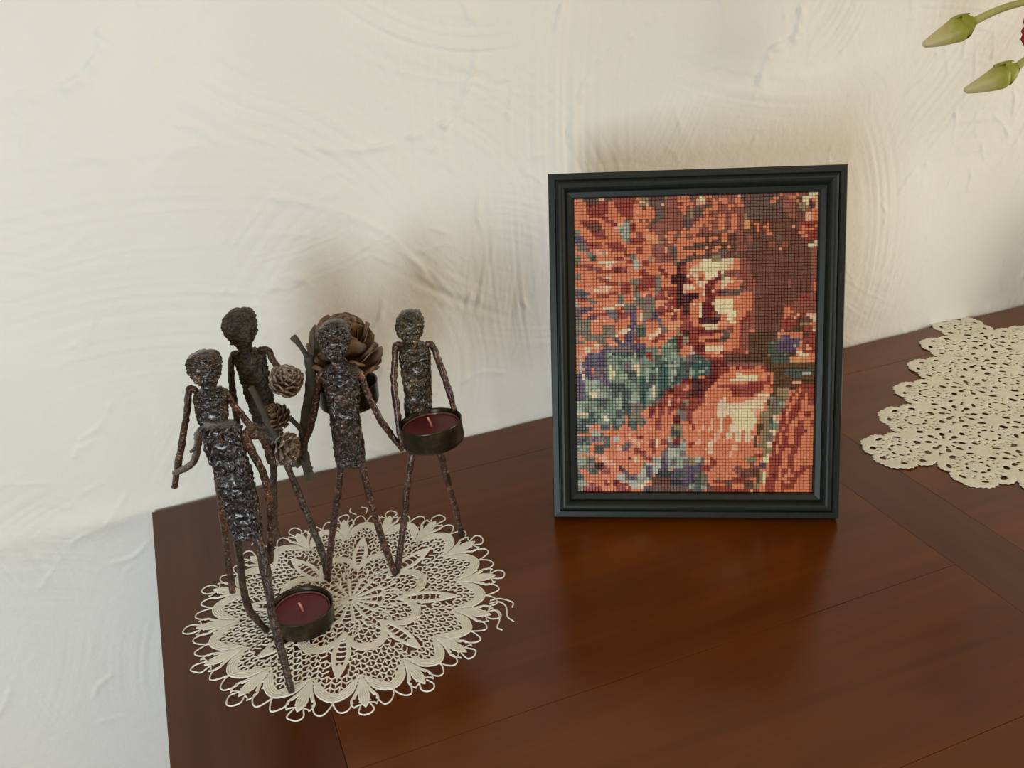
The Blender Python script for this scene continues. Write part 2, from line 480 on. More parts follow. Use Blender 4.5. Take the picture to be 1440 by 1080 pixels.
# backing board, easel leg behind
def fbox(name, x0, x1, y0, y1, h0, h1, m):
    g = Geo()
    vs = [fp(x, y, h) for h in (h0, h1) for y in (y0, y1) for x in (x0, x1)]
    g.add(vs, [(0, 1, 3, 2), (4, 6, 7, 5), (0, 4, 5, 1), (2, 3, 7, 6), (0, 2, 6, 4), (1, 5, 7, 3)])
    return g.obj(name, m, FR, smooth=False)
fbox('mosaic_ground', -FW / 2 + .0172, FW / 2 - .0172, .0172, FH - .0172, -0.0108, -0.0088, FABRIC)
fbox('backing_board', -FW / 2 + .018, FW / 2 - .018, .018, FH - .018, -0.0140, -0.0112, BACKB)
g = Geo()
top = fp(0, 0.19, -FT); foot = FB + fbk * 0.125; foot.z = 0.0008
vs = []
for c_, hw in ((top, 0.016), (foot, 0.028)):
    for dy in (0, 0.0025):
        for dx in (-hw, hw): vs.append(c_ + fex * dx + fbk * dy + Vector((0, 0, 0)))
g.add(vs, [(0, 1, 5, 4), (2, 6, 7, 3), (0, 4, 6, 2), (1, 3, 7, 5), (0, 2, 3, 1), (4, 5, 7, 6)])
g.obj('easel_leg', BACKB, FR, smooth=False)

# one number per tile: its colour in the palette below, sorted by key
ROWS = [
[19,19,19,15,15,15,0,15,8,8,15,15,6,9,9,9,9,9,9,9,7,18,18,18,0,0,0,0,0,18,6,6,6,7,7,7,7,15,6,6,16,7,7,7,6,6,6,6,6,6,6,6,8,15,15,6,15,15,15,15,15,15,15,15,15,7,6,6,6,6,7,6,6,0,16,16,16],
[7,7,7,7,0,0,0,0,9,9,9,7,7,9,9,9,9,9,9,9,9,8,8,18,15,15,15,15,15,6,6,6,6,7,7,7,7,15,6,8,16,16,6,6,7,6,7,7,7,6,6,7,7,15,15,6,15,15,15,15,15,15,15,7,7,15,6,6,7,7,0,0,16,16,16,1,8],
[7,7,7,7,9,20,9,9,9,9,9,7,7,9,9,9,9,9,9,7,7,18,18,8,15,15,15,15,8,6,6,6,6,9,9,7,7,7,6,8,8,8,6,6,7,7,6,7,7,6,6,7,7,6,15,15,15,15,15,15,15,15,7,7,15,15,6,6,6,6,7,0,16,16,0,7,8],
[7,7,7,19,9,9,9,9,9,9,9,7,7,7,9,9,9,9,9,7,7,7,5,7,7,6,15,15,15,6,6,6,6,7,7,7,15,7,6,15,6,15,15,15,7,7,6,6,6,7,7,6,7,7,15,15,15,15,15,15,15,15,15,15,15,15,6,6,6,6,0,18,18,16,0,0,8],
[7,7,7,7,9,9,9,9,9,9,9,7,7,7,9,9,9,9,9,7,19,7,7,7,7,7,15,15,15,6,6,6,6,6,7,7,6,18,15,15,15,6,7,7,7,7,6,6,6,7,6,6,6,6,15,15,15,15,15,15,15,15,15,15,15,15,6,6,6,6,0,18,18,18,0,0,8],
[7,7,7,7,7,9,9,9,9,9,7,7,7,7,7,9,9,9,9,7,7,7,7,7,7,7,15,15,15,6,6,6,6,15,6,7,15,18,15,15,15,7,7,6,6,6,6,6,6,6,6,6,6,6,15,15,15,15,15,15,15,0,15,15,0,15,6,6,6,6,0,0,18,6,6,7,7],
[7,7,7,7,7,7,7,7,7,9,9,7,7,7,7,7,7,9,9,7,7,7,7,7,7,7,15,15,15,6,6,6,6,6,6,15,15,18,15,15,15,6,7,6,6,6,7,7,6,6,7,7,6,6,18,15,15,15,15,15,15,15,15,15,15,15,0,0,6,6,0,0,0,8,8,7,7],
[7,7,9,9,9,9,9,9,7,7,9,9,9,7,7,7,3,3,7,7,19,9,19,9,7,15,15,15,6,6,6,6,6,6,6,15,15,15,15,6,7,7,7,7,7,6,7,7,6,6,7,7,6,6,18,15,15,15,15,15,15,15,15,15,15,15,0,0,6,6,0,0,0,8,8,7,7],
[7,7,7,9,0,0,0,0,9,7,7,7,9,20,8,8,21,21,9,9,7,7,7,7,6,15,6,6,6,6,6,6,6,6,6,15,15,15,6,7,7,7,7,6,6,6,7,7,6,6,7,7,6,6,14,14,6,0,0,0,0,0,0,0,0,0,0,0,0,0,0,0,0,8,8,7,7],
[7,7,7,7,9,0,0,0,0,7,7,7,7,8,8,21,13,21,9,9,7,7,7,6,6,6,6,6,6,6,6,6,6,6,6,15,15,15,7,7,19,6,7,7,6,6,7,7,6,6,7,7,6,6,14,14,0,7,7,0,0,7,0,0,0,0,0,0,0,0,0,9,9,9,9,9,9],
[3,10,7,7,7,9,20,20,0,9,7,7,7,7,21,10,13,21,9,9,7,7,7,19,6,6,6,6,6,6,6,6,6,6,6,7,15,7,7,7,6,6,6,7,6,6,7,19,6,6,7,7,6,6,14,14,0,0,7,0,7,7,0,0,0,0,0,0,0,19,0,9,7,9,9,9,7],
[3,3,7,7,7,7,9,9,9,9,7,7,19,7,7,13,21,21,7,7,9,9,7,7,7,7,6,6,6,6,7,7,7,6,19,7,7,7,7,7,6,6,6,6,6,6,6,6,15,7,7,6,6,6,0,0,0,0,7,0,0,7,0,0,0,0,0,0,0,0,0,9,7,7,7,7,9],
[22,12,12,7,7,7,7,9,9,9,9,7,7,7,7,10,21,21,7,7,6,9,7,19,19,19,19,6,6,19,7,7,3,3,7,7,6,6,7,0,0,0,0,0,0,0,0,7,7,0,0,0,6,6,0,0,0,0,0,0,0,7,7,0,0,0,0,0,0,0,0,7,7,9,9,9,9],
[12,12,12,9,7,7,7,7,7,7,7,7,7,7,7,7,21,3,9,9,9,9,9,19,19,19,19,6,6,6,7,7,6,7,7,7,6,6,7,7,7,7,0,7,7,7,0,7,7,0,0,0,6,6,0,6,6,0,0,0,0,0,0,0,15,15,0,0,0,0,0,0,7,7,9,9,9],
[23,3,23,23,9,9,9,9,9,7,9,9,9,9,9,7,7,3,9,9,9,9,7,7,7,19,19,18,18,6,19,7,6,7,7,7,7,7,7,7,7,7,0,7,0,0,0,14,14,0,0,0,6,6,0,6,6,0,0,0,0,0,0,0,15,15,0,0,0,0,0,0,0,9,9,9,9],
[7,3,3,3,9,9,9,9,9,7,7,9,9,9,9,9,7,7,7,7,7,7,7,7,7,6,6,6,6,6,6,6,7,7,7,7,7,7,15,15,15,15,0,0,0,0,0,0,0,0,0,0,0,0,0,0,0,0,0,0,0,0,6,6,0,0,6,6,0,0,0,0,0,0,0,0,1],
[7,3,3,3,9,7,7,8,7,7,7,7,9,9,9,9,9,7,7,7,9,9,7,7,7,6,6,6,6,19,15,15,15,7,7,15,15,15,15,15,15,15,19,0,0,7,7,0,0,14,0,0,6,6,6,0,15,15,15,0,0,0,6,6,0,0,6,6,0,0,0,0,0,0,16,16,1],
[7,7,7,7,3,3,7,8,8,21,8,7,7,7,7,7,9,7,7,7,9,9,7,7,7,6,6,6,6,19,6,15,15,7,7,7,7,7,7,7,7,7,0,0,7,7,15,15,15,6,0,0,6,6,6,0,15,15,15,0,0,0,0,0,0,19,0,0,0,0,0,0,0,0,0,6,6],
[18,3,7,7,3,3,17,7,7,7,7,7,7,7,7,7,9,9,3,3,7,7,7,7,7,6,6,6,6,6,6,15,15,7,7,7,7,7,0,7,7,7,0,0,0,0,15,15,15,0,0,6,0,0,0,0,0,0,0,0,0,0,0,0,0,0,0,0,0,0,0,0,0,0,0,6,6],
[3,3,7,7,7,17,17,7,7,7,7,7,7,9,9,9,7,7,3,3,7,7,7,7,18,7,6,6,6,6,6,6,15,7,7,7,15,15,15,15,15,15,15,15,18,18,18,0,0,0,0,0,0,0,0,0,0,0,0,0,0,0,0,0,0,0,0,0,15,15,0,0,0,0,0,6,6],
[3,18,7,7,7,7,7,19,1,1,1,1,1,8,7,7,7,9,9,13,13,7,9,9,18,7,6,6,15,6,6,6,3,7,15,15,15,15,7,7,7,16,1,1,18,18,18,1,1,1,1,7,7,6,6,0,0,0,0,0,0,0,0,0,0,0,0,0,0,0,0,0,0,0,0,6,6],
[9,9,9,9,9,9,7,7,7,7,1,1,7,7,7,7,7,7,7,13,13,7,9,9,7,7,7,7,7,7,7,7,3,2,2,2,7,7,7,7,1,16,16,16,16,16,16,16,16,1,1,7,7,6,6,6,0,0,0,0,0,0,0,0,0,0,0,0,0,0,0,0,0,0,0,6,6],
[7,7,7,7,9,9,23,9,9,19,19,19,9,20,20,9,9,7,7,13,13,7,7,7,7,7,7,9,7,7,7,7,7,2,9,9,7,7,8,8,1,16,16,16,16,16,16,16,16,8,8,7,7,6,6,6,0,0,0,0,0,0,0,0,0,0,0,0,0,0,0,0,0,0,0,6,6],
[7,7,7,7,7,7,7,9,9,9,9,9,9,20,20,9,20,7,7,7,7,9,9,7,7,7,7,9,20,7,7,7,7,2,9,9,7,1,1,1,1,16,16,16,16,16,16,16,16,8,8,7,7,6,6,6,0,0,0,0,0,0,0,0,0,0,0,0,0,0,0,0,0,0,0,6,6],
[3,3,7,7,7,7,7,7,7,7,7,19,7,7,7,7,7,7,7,7,7,9,9,9,7,7,7,7,9,9,7,7,7,2,9,9,7,1,8,8,7,8,16,16,16,16,9,16,6,6,6,6,6,9,6,6,0,0,0,0,0,0,0,0,0,0,0,0,0,0,0,0,0,0,0,15,6],
[3,3,7,7,7,7,7,9,9,7,1,8,7,7,7,7,7,7,7,7,7,7,9,9,9,9,3,3,7,9,7,2,2,2,2,2,1,7,1,1,7,7,16,16,16,16,9,18,6,6,6,6,6,9,9,6,6,0,0,0,0,0,0,0,0,0,0,0,0,0,0,0,0,0,0,6,6],
[7,7,7,7,7,7,7,7,9,9,9,7,7,7,7,7,7,7,18,3,3,9,9,9,9,9,3,3,7,7,7,2,2,2,2,2,9,7,7,8,9,7,1,1,7,2,2,18,1,1,7,7,6,6,6,6,6,0,0,0,0,0,0,0,0,0,0,0,0,0,0,0,0,0,0,6,6],
[7,7,7,7,7,7,7,7,7,7,9,9,9,9,18,9,9,9,3,3,3,9,9,9,9,9,3,3,7,7,7,2,2,2,2,2,9,9,7,8,1,1,8,20,20,9,7,1,1,1,1,7,7,19,6,6,6,6,0,0,0,0,0,0,0,0,0,0,6,0,0,0,0,0,0,6,6],
[8,7,7,7,7,7,7,7,8,8,1,8,7,7,7,9,9,9,7,3,9,9,9,9,9,9,3,3,7,7,7,7,7,2,2,8,1,1,7,7,1,8,20,9,9,7,7,1,1,7,7,7,7,6,6,6,6,6,0,0,0,0,0,0,0,0,0,0,6,0,0,0,0,0,0,6,7],
[23,23,23,7,7,7,1,1,8,8,1,7,7,7,7,9,9,9,7,3,9,9,9,9,7,7,3,3,9,9,9,9,9,2,2,8,1,1,1,7,7,8,20,20,9,7,7,1,7,7,7,7,7,15,15,6,6,6,0,0,0,0,0,0,0,0,0,0,6,0,0,0,0,0,0,6,7],
[23,12,22,12,12,7,7,7,7,7,7,9,9,9,7,9,9,9,7,3,3,7,7,7,7,7,10,9,9,7,9,9,9,2,2,8,7,7,7,7,7,8,20,20,8,9,20,15,15,15,6,15,15,15,6,6,15,6,0,0,0,0,0,0,0,0,0,0,0,0,0,0,0,0,0,6,7],
[23,23,12,23,7,7,7,9,6,9,9,7,7,7,3,10,7,7,7,3,10,7,8,9,9,7,9,9,9,7,20,9,9,2,2,2,2,2,2,2,7,16,20,20,9,9,20,15,15,15,15,15,15,7,7,7,7,6,0,0,0,0,0,0,0,0,0,0,0,0,0,0,0,0,0,6,6],
[7,9,9,9,3,3,7,7,7,7,7,7,7,7,3,3,7,7,7,13,3,3,3,3,3,3,9,9,9,9,7,7,9,2,2,2,2,2,2,2,7,7,9,20,20,7,7,7,7,7,7,7,19,7,7,7,7,6,0,0,0,0,0,0,0,0,0,0,0,0,0,0,9,9,9,6,6],
[13,7,7,7,7,3,3,7,7,7,7,7,7,7,3,3,7,7,7,3,3,3,3,6,23,3,19,19,19,19,9,9,9,2,2,2,2,2,7,7,7,7,20,20,9,16,16,16,16,16,16,7,7,7,7,7,7,6,0,0,0,0,0,0,0,0,0,0,0,0,0,9,9,9,9,6,6],
[13,7,7,7,7,7,7,7,7,7,7,7,7,1,1,1,3,10,3,3,3,3,23,3,3,3,19,19,19,9,9,9,9,2,2,2,2,7,1,7,1,20,20,20,8,16,16,16,16,16,16,7,7,7,7,7,7,6,0,0,0,0,0,0,0,0,0,0,0,0,6,6,6,6,6,6,6],
[23,23,12,12,12,12,7,7,7,1,1,1,16,7,7,9,3,23,23,12,7,23,3,3,3,3,7,9,9,7,9,7,9,2,9,2,2,7,7,7,1,20,20,20,20,16,16,16,16,16,16,7,7,7,7,7,7,6,0,0,0,0,0,0,0,0,0,9,9,9,6,6,6,6,6,6,6],
[23,12,12,12,7,7,7,7,7,7,12,23,23,6,9,7,23,23,23,12,7,7,3,3,3,3,9,9,9,9,9,9,8,8,9,2,2,7,7,7,1,20,20,20,20,16,16,16,16,16,16,7,7,7,7,7,7,6,0,0,0,0,0,0,0,0,0,7,7,9,6,6,6,6,6,6,6],
[23,23,7,7,7,9,9,9,9,9,9,23,23,23,9,9,9,9,12,12,7,1,3,3,3,22,12,20,20,7,7,8,9,7,9,2,2,7,7,7,16,20,20,20,9,6,1,1,1,16,16,16,7,7,7,9,6,6,0,0,0,0,0,0,0,0,0,7,7,7,6,6,6,6,6,6,6],
[23,23,7,7,12,12,12,7,7,7,7,23,23,23,9,9,9,7,12,12,7,1,3,3,3,12,12,7,7,7,7,9,9,7,9,9,9,7,7,7,16,20,20,20,9,6,6,7,7,16,16,16,7,7,7,9,6,6,0,0,0,0,0,0,0,0,0,7,7,6,6,8,9,9,8,8,8],
[3,3,3,3,3,7,8,8,7,8,7,7,7,9,7,7,7,7,12,12,7,1,3,9,9,9,23,12,7,7,7,9,9,7,9,9,9,7,7,7,2,2,2,2,2,2,2,7,7,16,16,7,7,7,9,9,6,6,0,0,0,0,0,0,0,0,9,7,9,6,8,9,0,0,0,8,1],
[3,3,3,3,3,7,7,7,7,7,7,7,7,7,7,7,7,7,23,12,19,7,3,7,7,7,7,23,7,7,19,19,19,19,7,9,9,9,7,7,2,2,2,2,2,2,19,19,19,7,16,16,7,9,6,6,6,6,0,0,0,0,0,0,0,0,9,9,9,6,9,0,0,0,0,0,1],
[3,18,3,3,3,7,7,7,7,3,3,3,3,7,7,7,7,12,12,3,3,3,3,7,7,7,7,23,23,7,19,19,19,19,9,9,9,9,7,7,7,1,1,1,1,1,19,19,19,7,7,7,7,9,6,6,6,6,0,0,0,0,0,0,0,0,9,9,9,9,9,0,18,18,18,7,7],
[3,3,3,3,3,7,7,7,7,3,3,23,3,7,7,1,1,16,12,18,17,17,17,7,7,7,19,1,23,3,19,19,19,18,9,9,9,9,9,9,9,9,1,1,1,1,7,7,7,6,6,7,7,9,6,6,6,6,0,0,0,0,0,0,0,0,9,9,9,9,5,5,5,9,9,9,7],
[3,3,3,3,3,7,7,7,7,3,18,3,3,7,1,1,1,12,12,3,17,17,17,7,7,7,1,1,9,23,7,7,7,18,9,2,2,9,9,9,20,20,20,20,20,20,20,15,15,6,6,7,7,9,6,6,7,7,0,0,0,0,0,0,0,0,7,0,0,0,5,5,5,9,9,6,1],
[23,7,3,3,3,3,3,3,3,23,3,3,3,1,7,7,12,12,12,9,17,17,17,19,1,1,1,9,9,7,7,7,7,18,18,2,2,9,9,9,9,9,9,9,9,7,7,7,15,15,7,7,7,9,6,6,5,5,5,5,5,5,5,5,5,19,7,7,7,7,7,7,7,5,5,9,9],
[3,7,7,3,3,10,23,3,3,3,7,7,3,12,7,7,12,12,12,9,6,7,7,7,1,7,9,9,9,7,7,10,22,20,20,18,18,9,9,9,7,7,7,7,7,7,7,15,15,15,7,7,7,9,6,6,5,5,5,5,5,5,5,5,5,7,23,12,12,7,7,7,7,5,5,9,9],
[3,3,3,7,7,7,7,3,23,3,7,7,7,12,12,8,12,12,12,7,9,7,7,7,7,9,9,7,7,7,22,22,22,20,20,18,18,9,9,9,7,7,20,20,20,20,15,15,15,7,7,7,7,9,6,6,5,5,5,5,5,5,5,5,5,23,23,12,12,12,12,12,23,9,9,9,9],
[7,7,7,7,7,7,1,1,7,3,3,19,19,19,12,12,12,23,12,12,12,12,12,7,7,7,7,7,7,10,21,10,10,20,9,18,9,9,9,9,9,9,7,7,7,7,7,7,7,7,7,7,7,9,6,6,5,5,5,5,5,5,17,3,17,12,12,12,12,12,12,12,14,9,20,9,9],
[7,19,19,1,1,19,19,8,7,23,23,23,23,23,23,23,23,23,22,12,12,12,12,18,18,18,18,9,10,10,10,10,22,20,20,7,7,8,9,20,20,20,1,1,1,1,1,1,7,7,7,7,7,9,6,6,5,5,5,5,5,5,17,17,17,12,12,12,12,12,21,12,7,6,19,9,9],
[7,7,7,1,1,7,7,8,12,12,23,12,3,23,23,23,23,23,23,23,4,22,22,10,10,10,10,19,10,10,10,10,10,22,7,7,7,8,9,20,20,20,1,1,1,1,1,1,7,7,7,9,9,9,9,6,5,5,5,5,5,5,17,17,17,12,12,12,12,12,12,7,7,6,19,19,9],
[7,7,7,7,12,22,12,12,12,12,10,21,4,22,22,22,22,4,22,21,22,22,17,9,9,10,10,7,10,10,10,21,21,3,7,7,7,8,13,9,9,9,7,7,7,8,8,9,9,9,9,9,9,9,9,7,5,5,5,5,5,5,17,17,17,17,17,17,22,0,5,1,16,9,9,9,9],
[7,13,7,12,12,12,22,12,12,12,10,22,10,10,10,22,22,10,3,21,22,22,10,9,9,10,22,22,10,10,10,21,21,10,18,7,23,23,22,22,22,9,6,6,7,7,7,7,0,0,0,0,0,0,5,5,5,5,5,5,5,5,3,17,17,17,17,3,17,5,5,7,16,1,1,7,7],
[7,8,7,12,12,12,12,12,12,12,10,21,10,10,10,10,21,10,21,10,3,10,10,10,9,3,17,17,10,21,10,10,10,10,22,10,23,23,22,22,22,11,6,9,9,9,9,9,0,0,0,0,0,0,5,5,5,5,5,5,5,5,5,17,17,17,17,17,17,14,14,14,14,14,14,7,7],
[7,13,12,12,12,22,12,12,12,12,10,10,10,10,22,10,23,23,21,21,21,10,10,10,10,10,22,22,22,22,10,22,21,10,17,22,22,22,22,22,10,11,11,11,2,20,20,20,20,0,0,0,0,0,5,5,5,5,5,5,5,5,5,17,17,17,17,17,17,14,14,14,14,14,7,7,7],
[7,13,12,12,12,12,12,12,12,12,10,1,10,21,10,10,23,23,21,1,1,10,3,10,10,10,22,22,22,10,21,21,21,21,22,22,22,22,11,11,11,11,11,11,20,20,9,20,20,6,6,6,6,6,6,6,6,6,6,6,6,5,5,5,5,5,5,5,5,5,5,5,5,5,5,5,5],
[7,13,19,12,12,7,12,23,23,23,10,16,10,21,10,10,23,23,21,8,1,10,10,21,10,22,13,11,11,11,10,3,10,22,22,22,22,10,11,11,11,11,10,11,20,20,20,9,9,9,7,7,20,7,9,9,9,9,7,7,9,9,5,5,5,5,5,5,5,5,5,5,5,5,5,5,5],
[7,13,12,12,12,7,23,23,12,3,10,1,1,10,10,10,22,22,22,22,1,10,10,21,10,10,21,11,11,11,10,21,13,17,22,22,4,21,10,11,21,21,22,22,20,20,9,9,9,9,7,7,7,7,7,7,7,7,7,7,7,9,5,5,5,5,5,5,22,17,17,17,17,17,17,17,17],
[12,12,1,12,12,23,3,23,23,12,10,1,1,10,21,21,21,22,22,22,1,10,10,21,22,22,10,11,11,11,10,21,21,4,22,22,22,21,10,11,11,11,22,22,20,20,9,9,7,7,7,7,1,1,7,7,7,7,7,7,7,7,7,7,5,5,5,17,22,17,22,17,17,13,13,13,17],
[12,12,1,10,12,12,12,12,3,12,10,16,21,10,21,21,21,22,22,22,10,11,11,21,22,22,3,11,11,11,10,21,22,22,22,22,22,7,11,11,7,7,20,20,20,20,9,7,7,7,7,7,1,1,16,16,16,16,16,7,19,7,9,7,5,5,5,5,5,5,17,17,17,5,5,5,5],
[12,12,23,21,21,21,21,10,12,12,12,10,3,10,10,10,10,10,22,22,10,11,11,21,17,22,10,11,11,11,3,21,22,22,22,20,20,20,2,2,2,20,20,20,20,20,7,7,7,7,1,1,1,1,1,1,1,1,1,7,7,7,9,7,17,5,5,5,5,5,5,5,5,5,5,5,5],
[12,12,12,21,21,21,21,10,10,12,12,22,22,22,22,4,10,10,10,10,10,11,11,22,22,22,10,11,11,11,10,22,22,10,9,9,9,9,2,2,2,20,20,20,20,7,7,7,7,7,7,7,7,7,7,7,9,9,9,9,9,9,9,7,5,5,5,5,5,5,8,8,8,5,5,5,5],
[12,12,12,13,21,21,21,10,3,10,10,22,22,22,22,4,10,10,10,10,3,11,11,22,22,1,10,11,11,11,17,10,9,9,9,9,7,9,2,2,2,20,20,20,7,7,9,9,9,9,9,9,9,9,9,9,9,9,9,9,9,7,7,9,5,5,5,5,5,0,0,5,9,9,9,9,9],
[12,12,12,21,21,21,21,13,10,10,3,10,22,22,22,22,22,22,10,10,10,11,11,22,21,1,10,22,22,22,20,20,9,9,9,7,7,9,2,2,2,20,20,7,7,7,7,7,7,7,9,9,9,9,9,9,9,9,9,9,9,7,7,7,5,18,18,18,18,5,5,9,7,9,9,9,9],
[12,12,22,10,1,1,1,21,21,21,10,10,17,22,10,22,22,22,10,21,10,11,11,10,21,1,10,22,4,9,20,20,9,9,9,9,0,0,2,2,20,20,7,7,7,7,7,7,7,7,7,9,9,9,9,9,6,9,9,9,7,7,7,7,0,18,18,18,18,7,7,9,7,9,9,9,9],
[22,12,12,22,10,16,1,21,21,21,10,10,22,22,10,22,22,22,21,21,21,11,11,10,13,1,10,22,22,9,7,7,9,9,9,9,0,0,2,2,20,20,19,7,7,7,7,7,7,7,7,9,9,9,9,9,9,9,7,1,1,1,1,5,5,18,18,18,18,7,9,7,9,9,7,9,9],
[12,12,12,10,17,3,17,17,22,17,17,10,10,21,21,22,22,22,21,21,21,11,11,10,21,21,22,22,9,9,7,9,9,7,9,9,9,9,9,9,9,9,7,7,7,7,7,7,1,7,7,7,7,7,7,7,7,7,8,8,8,8,7,10,3,3,3,18,18,9,7,7,9,9,7,9,9],
[13,21,21,21,10,10,10,22,17,22,3,10,10,21,21,22,22,10,21,21,10,11,11,10,3,3,3,9,9,9,8,9,9,7,9,18,18,9,9,9,9,9,7,7,7,7,7,1,1,7,7,7,7,7,7,1,1,1,1,1,1,1,5,23,3,3,3,3,7,9,7,6,9,7,7,9,9],
[21,21,10,10,10,10,10,22,22,17,10,10,10,10,21,22,22,22,3,3,23,3,11,10,10,17,9,20,9,9,8,9,9,9,0,0,18,9,9,9,9,7,19,7,19,7,1,1,1,1,1,1,1,1,1,1,1,1,1,1,1,7,5,3,3,3,21,21,7,7,7,9,9,7,7,9,9],
[21,21,10,3,3,10,21,3,10,22,10,10,10,21,21,4,22,22,3,3,3,3,11,7,9,9,7,9,9,7,9,9,9,9,0,0,9,9,9,9,7,7,7,7,7,7,1,1,1,1,1,1,1,1,16,16,16,16,1,1,1,7,18,3,3,3,3,18,9,7,9,9,9,7,7,7,7],
[21,21,10,22,10,10,10,10,10,10,10,10,10,22,22,10,17,17,3,3,3,3,7,7,20,20,7,9,9,7,9,9,7,10,0,0,9,9,9,7,19,7,7,7,7,7,1,1,1,1,1,16,1,16,16,16,16,8,8,8,8,7,18,3,3,18,3,9,7,7,9,9,9,7,7,7,7],
[1,1,1,1,22,22,10,10,21,10,21,10,10,22,17,22,17,17,3,3,3,7,7,7,20,9,7,9,9,7,9,7,7,3,23,23,9,9,7,7,7,7,7,7,7,7,1,1,1,1,1,1,16,16,16,16,16,16,8,19,18,18,18,3,3,3,18,20,19,9,9,9,7,7,9,9,7],
[10,21,21,21,22,22,10,22,21,16,10,10,10,22,22,10,7,17,3,3,3,3,7,7,9,7,7,9,7,7,7,7,20,20,23,23,9,9,7,7,7,7,7,7,7,7,1,1,1,7,1,1,16,16,16,16,16,16,8,7,18,18,18,18,1,8,7,9,7,9,9,9,7,7,9,9,7],
[10,22,22,22,22,22,22,10,10,16,16,10,22,10,10,10,7,3,3,3,3,3,10,7,7,7,9,9,7,7,7,7,20,20,3,23,9,9,7,7,7,19,7,7,8,7,7,1,7,7,7,1,16,16,16,16,16,16,1,7,18,18,18,22,1,8,7,9,7,9,9,7,7,7,7,7,7],
[22,22,22,22,22,4,10,10,10,10,10,10,22,10,10,22,7,17,22,22,3,3,22,7,7,7,9,9,7,7,7,19,20,20,7,7,7,9,7,19,7,7,7,7,8,7,7,1,7,7,7,1,16,16,16,16,16,16,1,7,18,18,18,22,21,8,9,9,7,9,19,7,9,9,7,7,9],
[22,22,22,13,13,7,7,7,22,17,17,7,17,17,17,7,7,17,22,22,7,3,7,7,7,7,9,9,7,7,7,18,18,18,18,7,7,7,9,7,7,8,7,7,8,7,7,1,7,7,1,1,16,16,16,16,16,16,7,5,5,18,18,10,10,10,9,9,9,7,19,7,9,9,7,7,9],
[17,17,17,17,7,7,7,7,17,22,17,7,17,17,7,7,7,7,22,22,7,7,7,7,19,7,9,9,7,7,7,5,18,18,18,7,7,19,9,7,7,8,7,8,8,7,7,1,7,7,1,1,16,16,16,16,16,1,7,5,5,18,18,23,10,18,9,7,9,7,7,9,9,9,7,7,7],
[17,17,17,17,19,13,13,13,7,7,19,7,7,7,7,7,7,7,7,7,7,7,19,7,7,7,7,7,7,7,7,17,17,17,18,7,7,7,7,7,8,7,7,8,7,7,8,1,7,7,1,1,1,1,7,1,1,7,7,5,18,18,18,1,16,7,9,9,9,7,7,9,9,9,20,7,7],
[7,7,7,7,7,13,13,13,23,7,7,7,7,7,7,7,7,8,7,7,7,7,7,7,7,7,7,7,19,7,7,17,17,17,18,7,7,7,7,7,19,7,7,7,7,8,8,7,7,1,1,7,1,1,7,1,1,7,7,5,18,18,3,3,16,9,7,9,7,7,7,9,9,9,7,7,7],
[22,22,22,22,23,23,12,23,23,17,17,7,13,13,7,7,7,8,7,7,9,9,7,7,7,7,7,7,7,7,13,18,18,20,18,7,7,7,7,7,7,7,7,7,7,8,8,7,7,1,1,7,1,1,7,1,1,1,5,7,18,18,3,3,18,9,7,9,9,7,7,9,9,7,7,7,7],
[22,4,4,22,3,12,23,23,23,17,17,7,13,13,7,7,7,7,8,8,7,19,7,7,6,9,1,7,9,9,13,7,20,20,7,23,7,7,7,7,8,7,7,7,8,8,7,7,19,7,7,7,1,1,7,1,1,7,5,7,18,18,3,23,7,9,7,9,9,7,7,9,9,7,7,7,7],
[17,22,10,22,23,7,7,7,7,17,17,7,7,7,7,7,23,23,7,8,8,7,7,19,9,9,1,7,9,9,23,23,20,20,21,21,7,9,9,8,8,7,7,1,1,7,7,7,7,7,7,7,7,7,7,7,7,7,5,7,18,18,1,1,20,9,7,9,9,7,7,9,9,7,7,7,7],
[21,10,21,21,7,7,17,17,17,17,17,7,7,8,7,23,23,23,7,7,8,7,7,7,9,9,1,7,7,7,3,23,23,23,21,21,7,9,7,7,7,7,7,1,1,7,7,7,7,7,7,8,8,7,7,7,7,7,5,18,18,18,1,1,9,7,9,9,9,9,9,9,9,7,7,7,7],
[10,21,21,10,7,7,17,17,17,7,7,7,7,8,8,23,12,7,7,9,9,7,7,7,7,9,7,7,7,23,13,13,13,21,21,21,7,7,7,7,7,7,8,8,8,7,7,7,7,7,7,8,8,7,7,7,7,7,7,7,7,18,18,18,9,7,9,9,7,7,9,9,7,7,7,7,7],
[21,21,21,21,7,7,15,15,15,7,7,7,7,7,7,7,7,7,7,9,9,9,9,7,7,9,7,7,23,23,13,13,13,21,23,23,19,7,7,7,7,7,7,1,1,7,7,7,7,7,8,7,7,7,7,7,7,7,7,19,7,18,18,18,9,7,9,7,7,7,9,9,7,7,7,7,7],
[7,7,7,7,7,7,8,7,7,7,7,7,7,7,7,7,7,7,7,7,7,9,9,7,7,7,7,7,23,23,13,13,13,13,23,23,7,7,7,7,7,7,7,7,7,7,7,7,7,7,8,7,7,7,7,7,7,7,9,9,9,18,16,7,9,9,9,7,7,9,9,7,7,7,7,7,7],
[21,21,21,18,3,3,7,8,8,8,7,7,7,7,7,7,7,2,7,1,19,7,9,9,9,13,13,13,12,23,21,21,10,21,21,21,21,18,18,21,13,23,7,7,9,7,7,7,7,7,7,7,7,7,7,18,18,18,18,7,7,16,16,9,9,9,9,7,7,9,9,7,7,7,19,7,7],
[21,21,21,3,17,3,7,7,8,8,8,8,7,7,7,7,19,7,7,1,8,19,7,7,9,21,21,21,12,23,21,23,23,21,21,23,23,18,18,13,13,23,8,8,9,9,7,7,7,7,7,7,7,7,7,7,18,18,18,7,19,16,16,9,9,9,9,7,19,9,9,19,7,7,7,7,7],
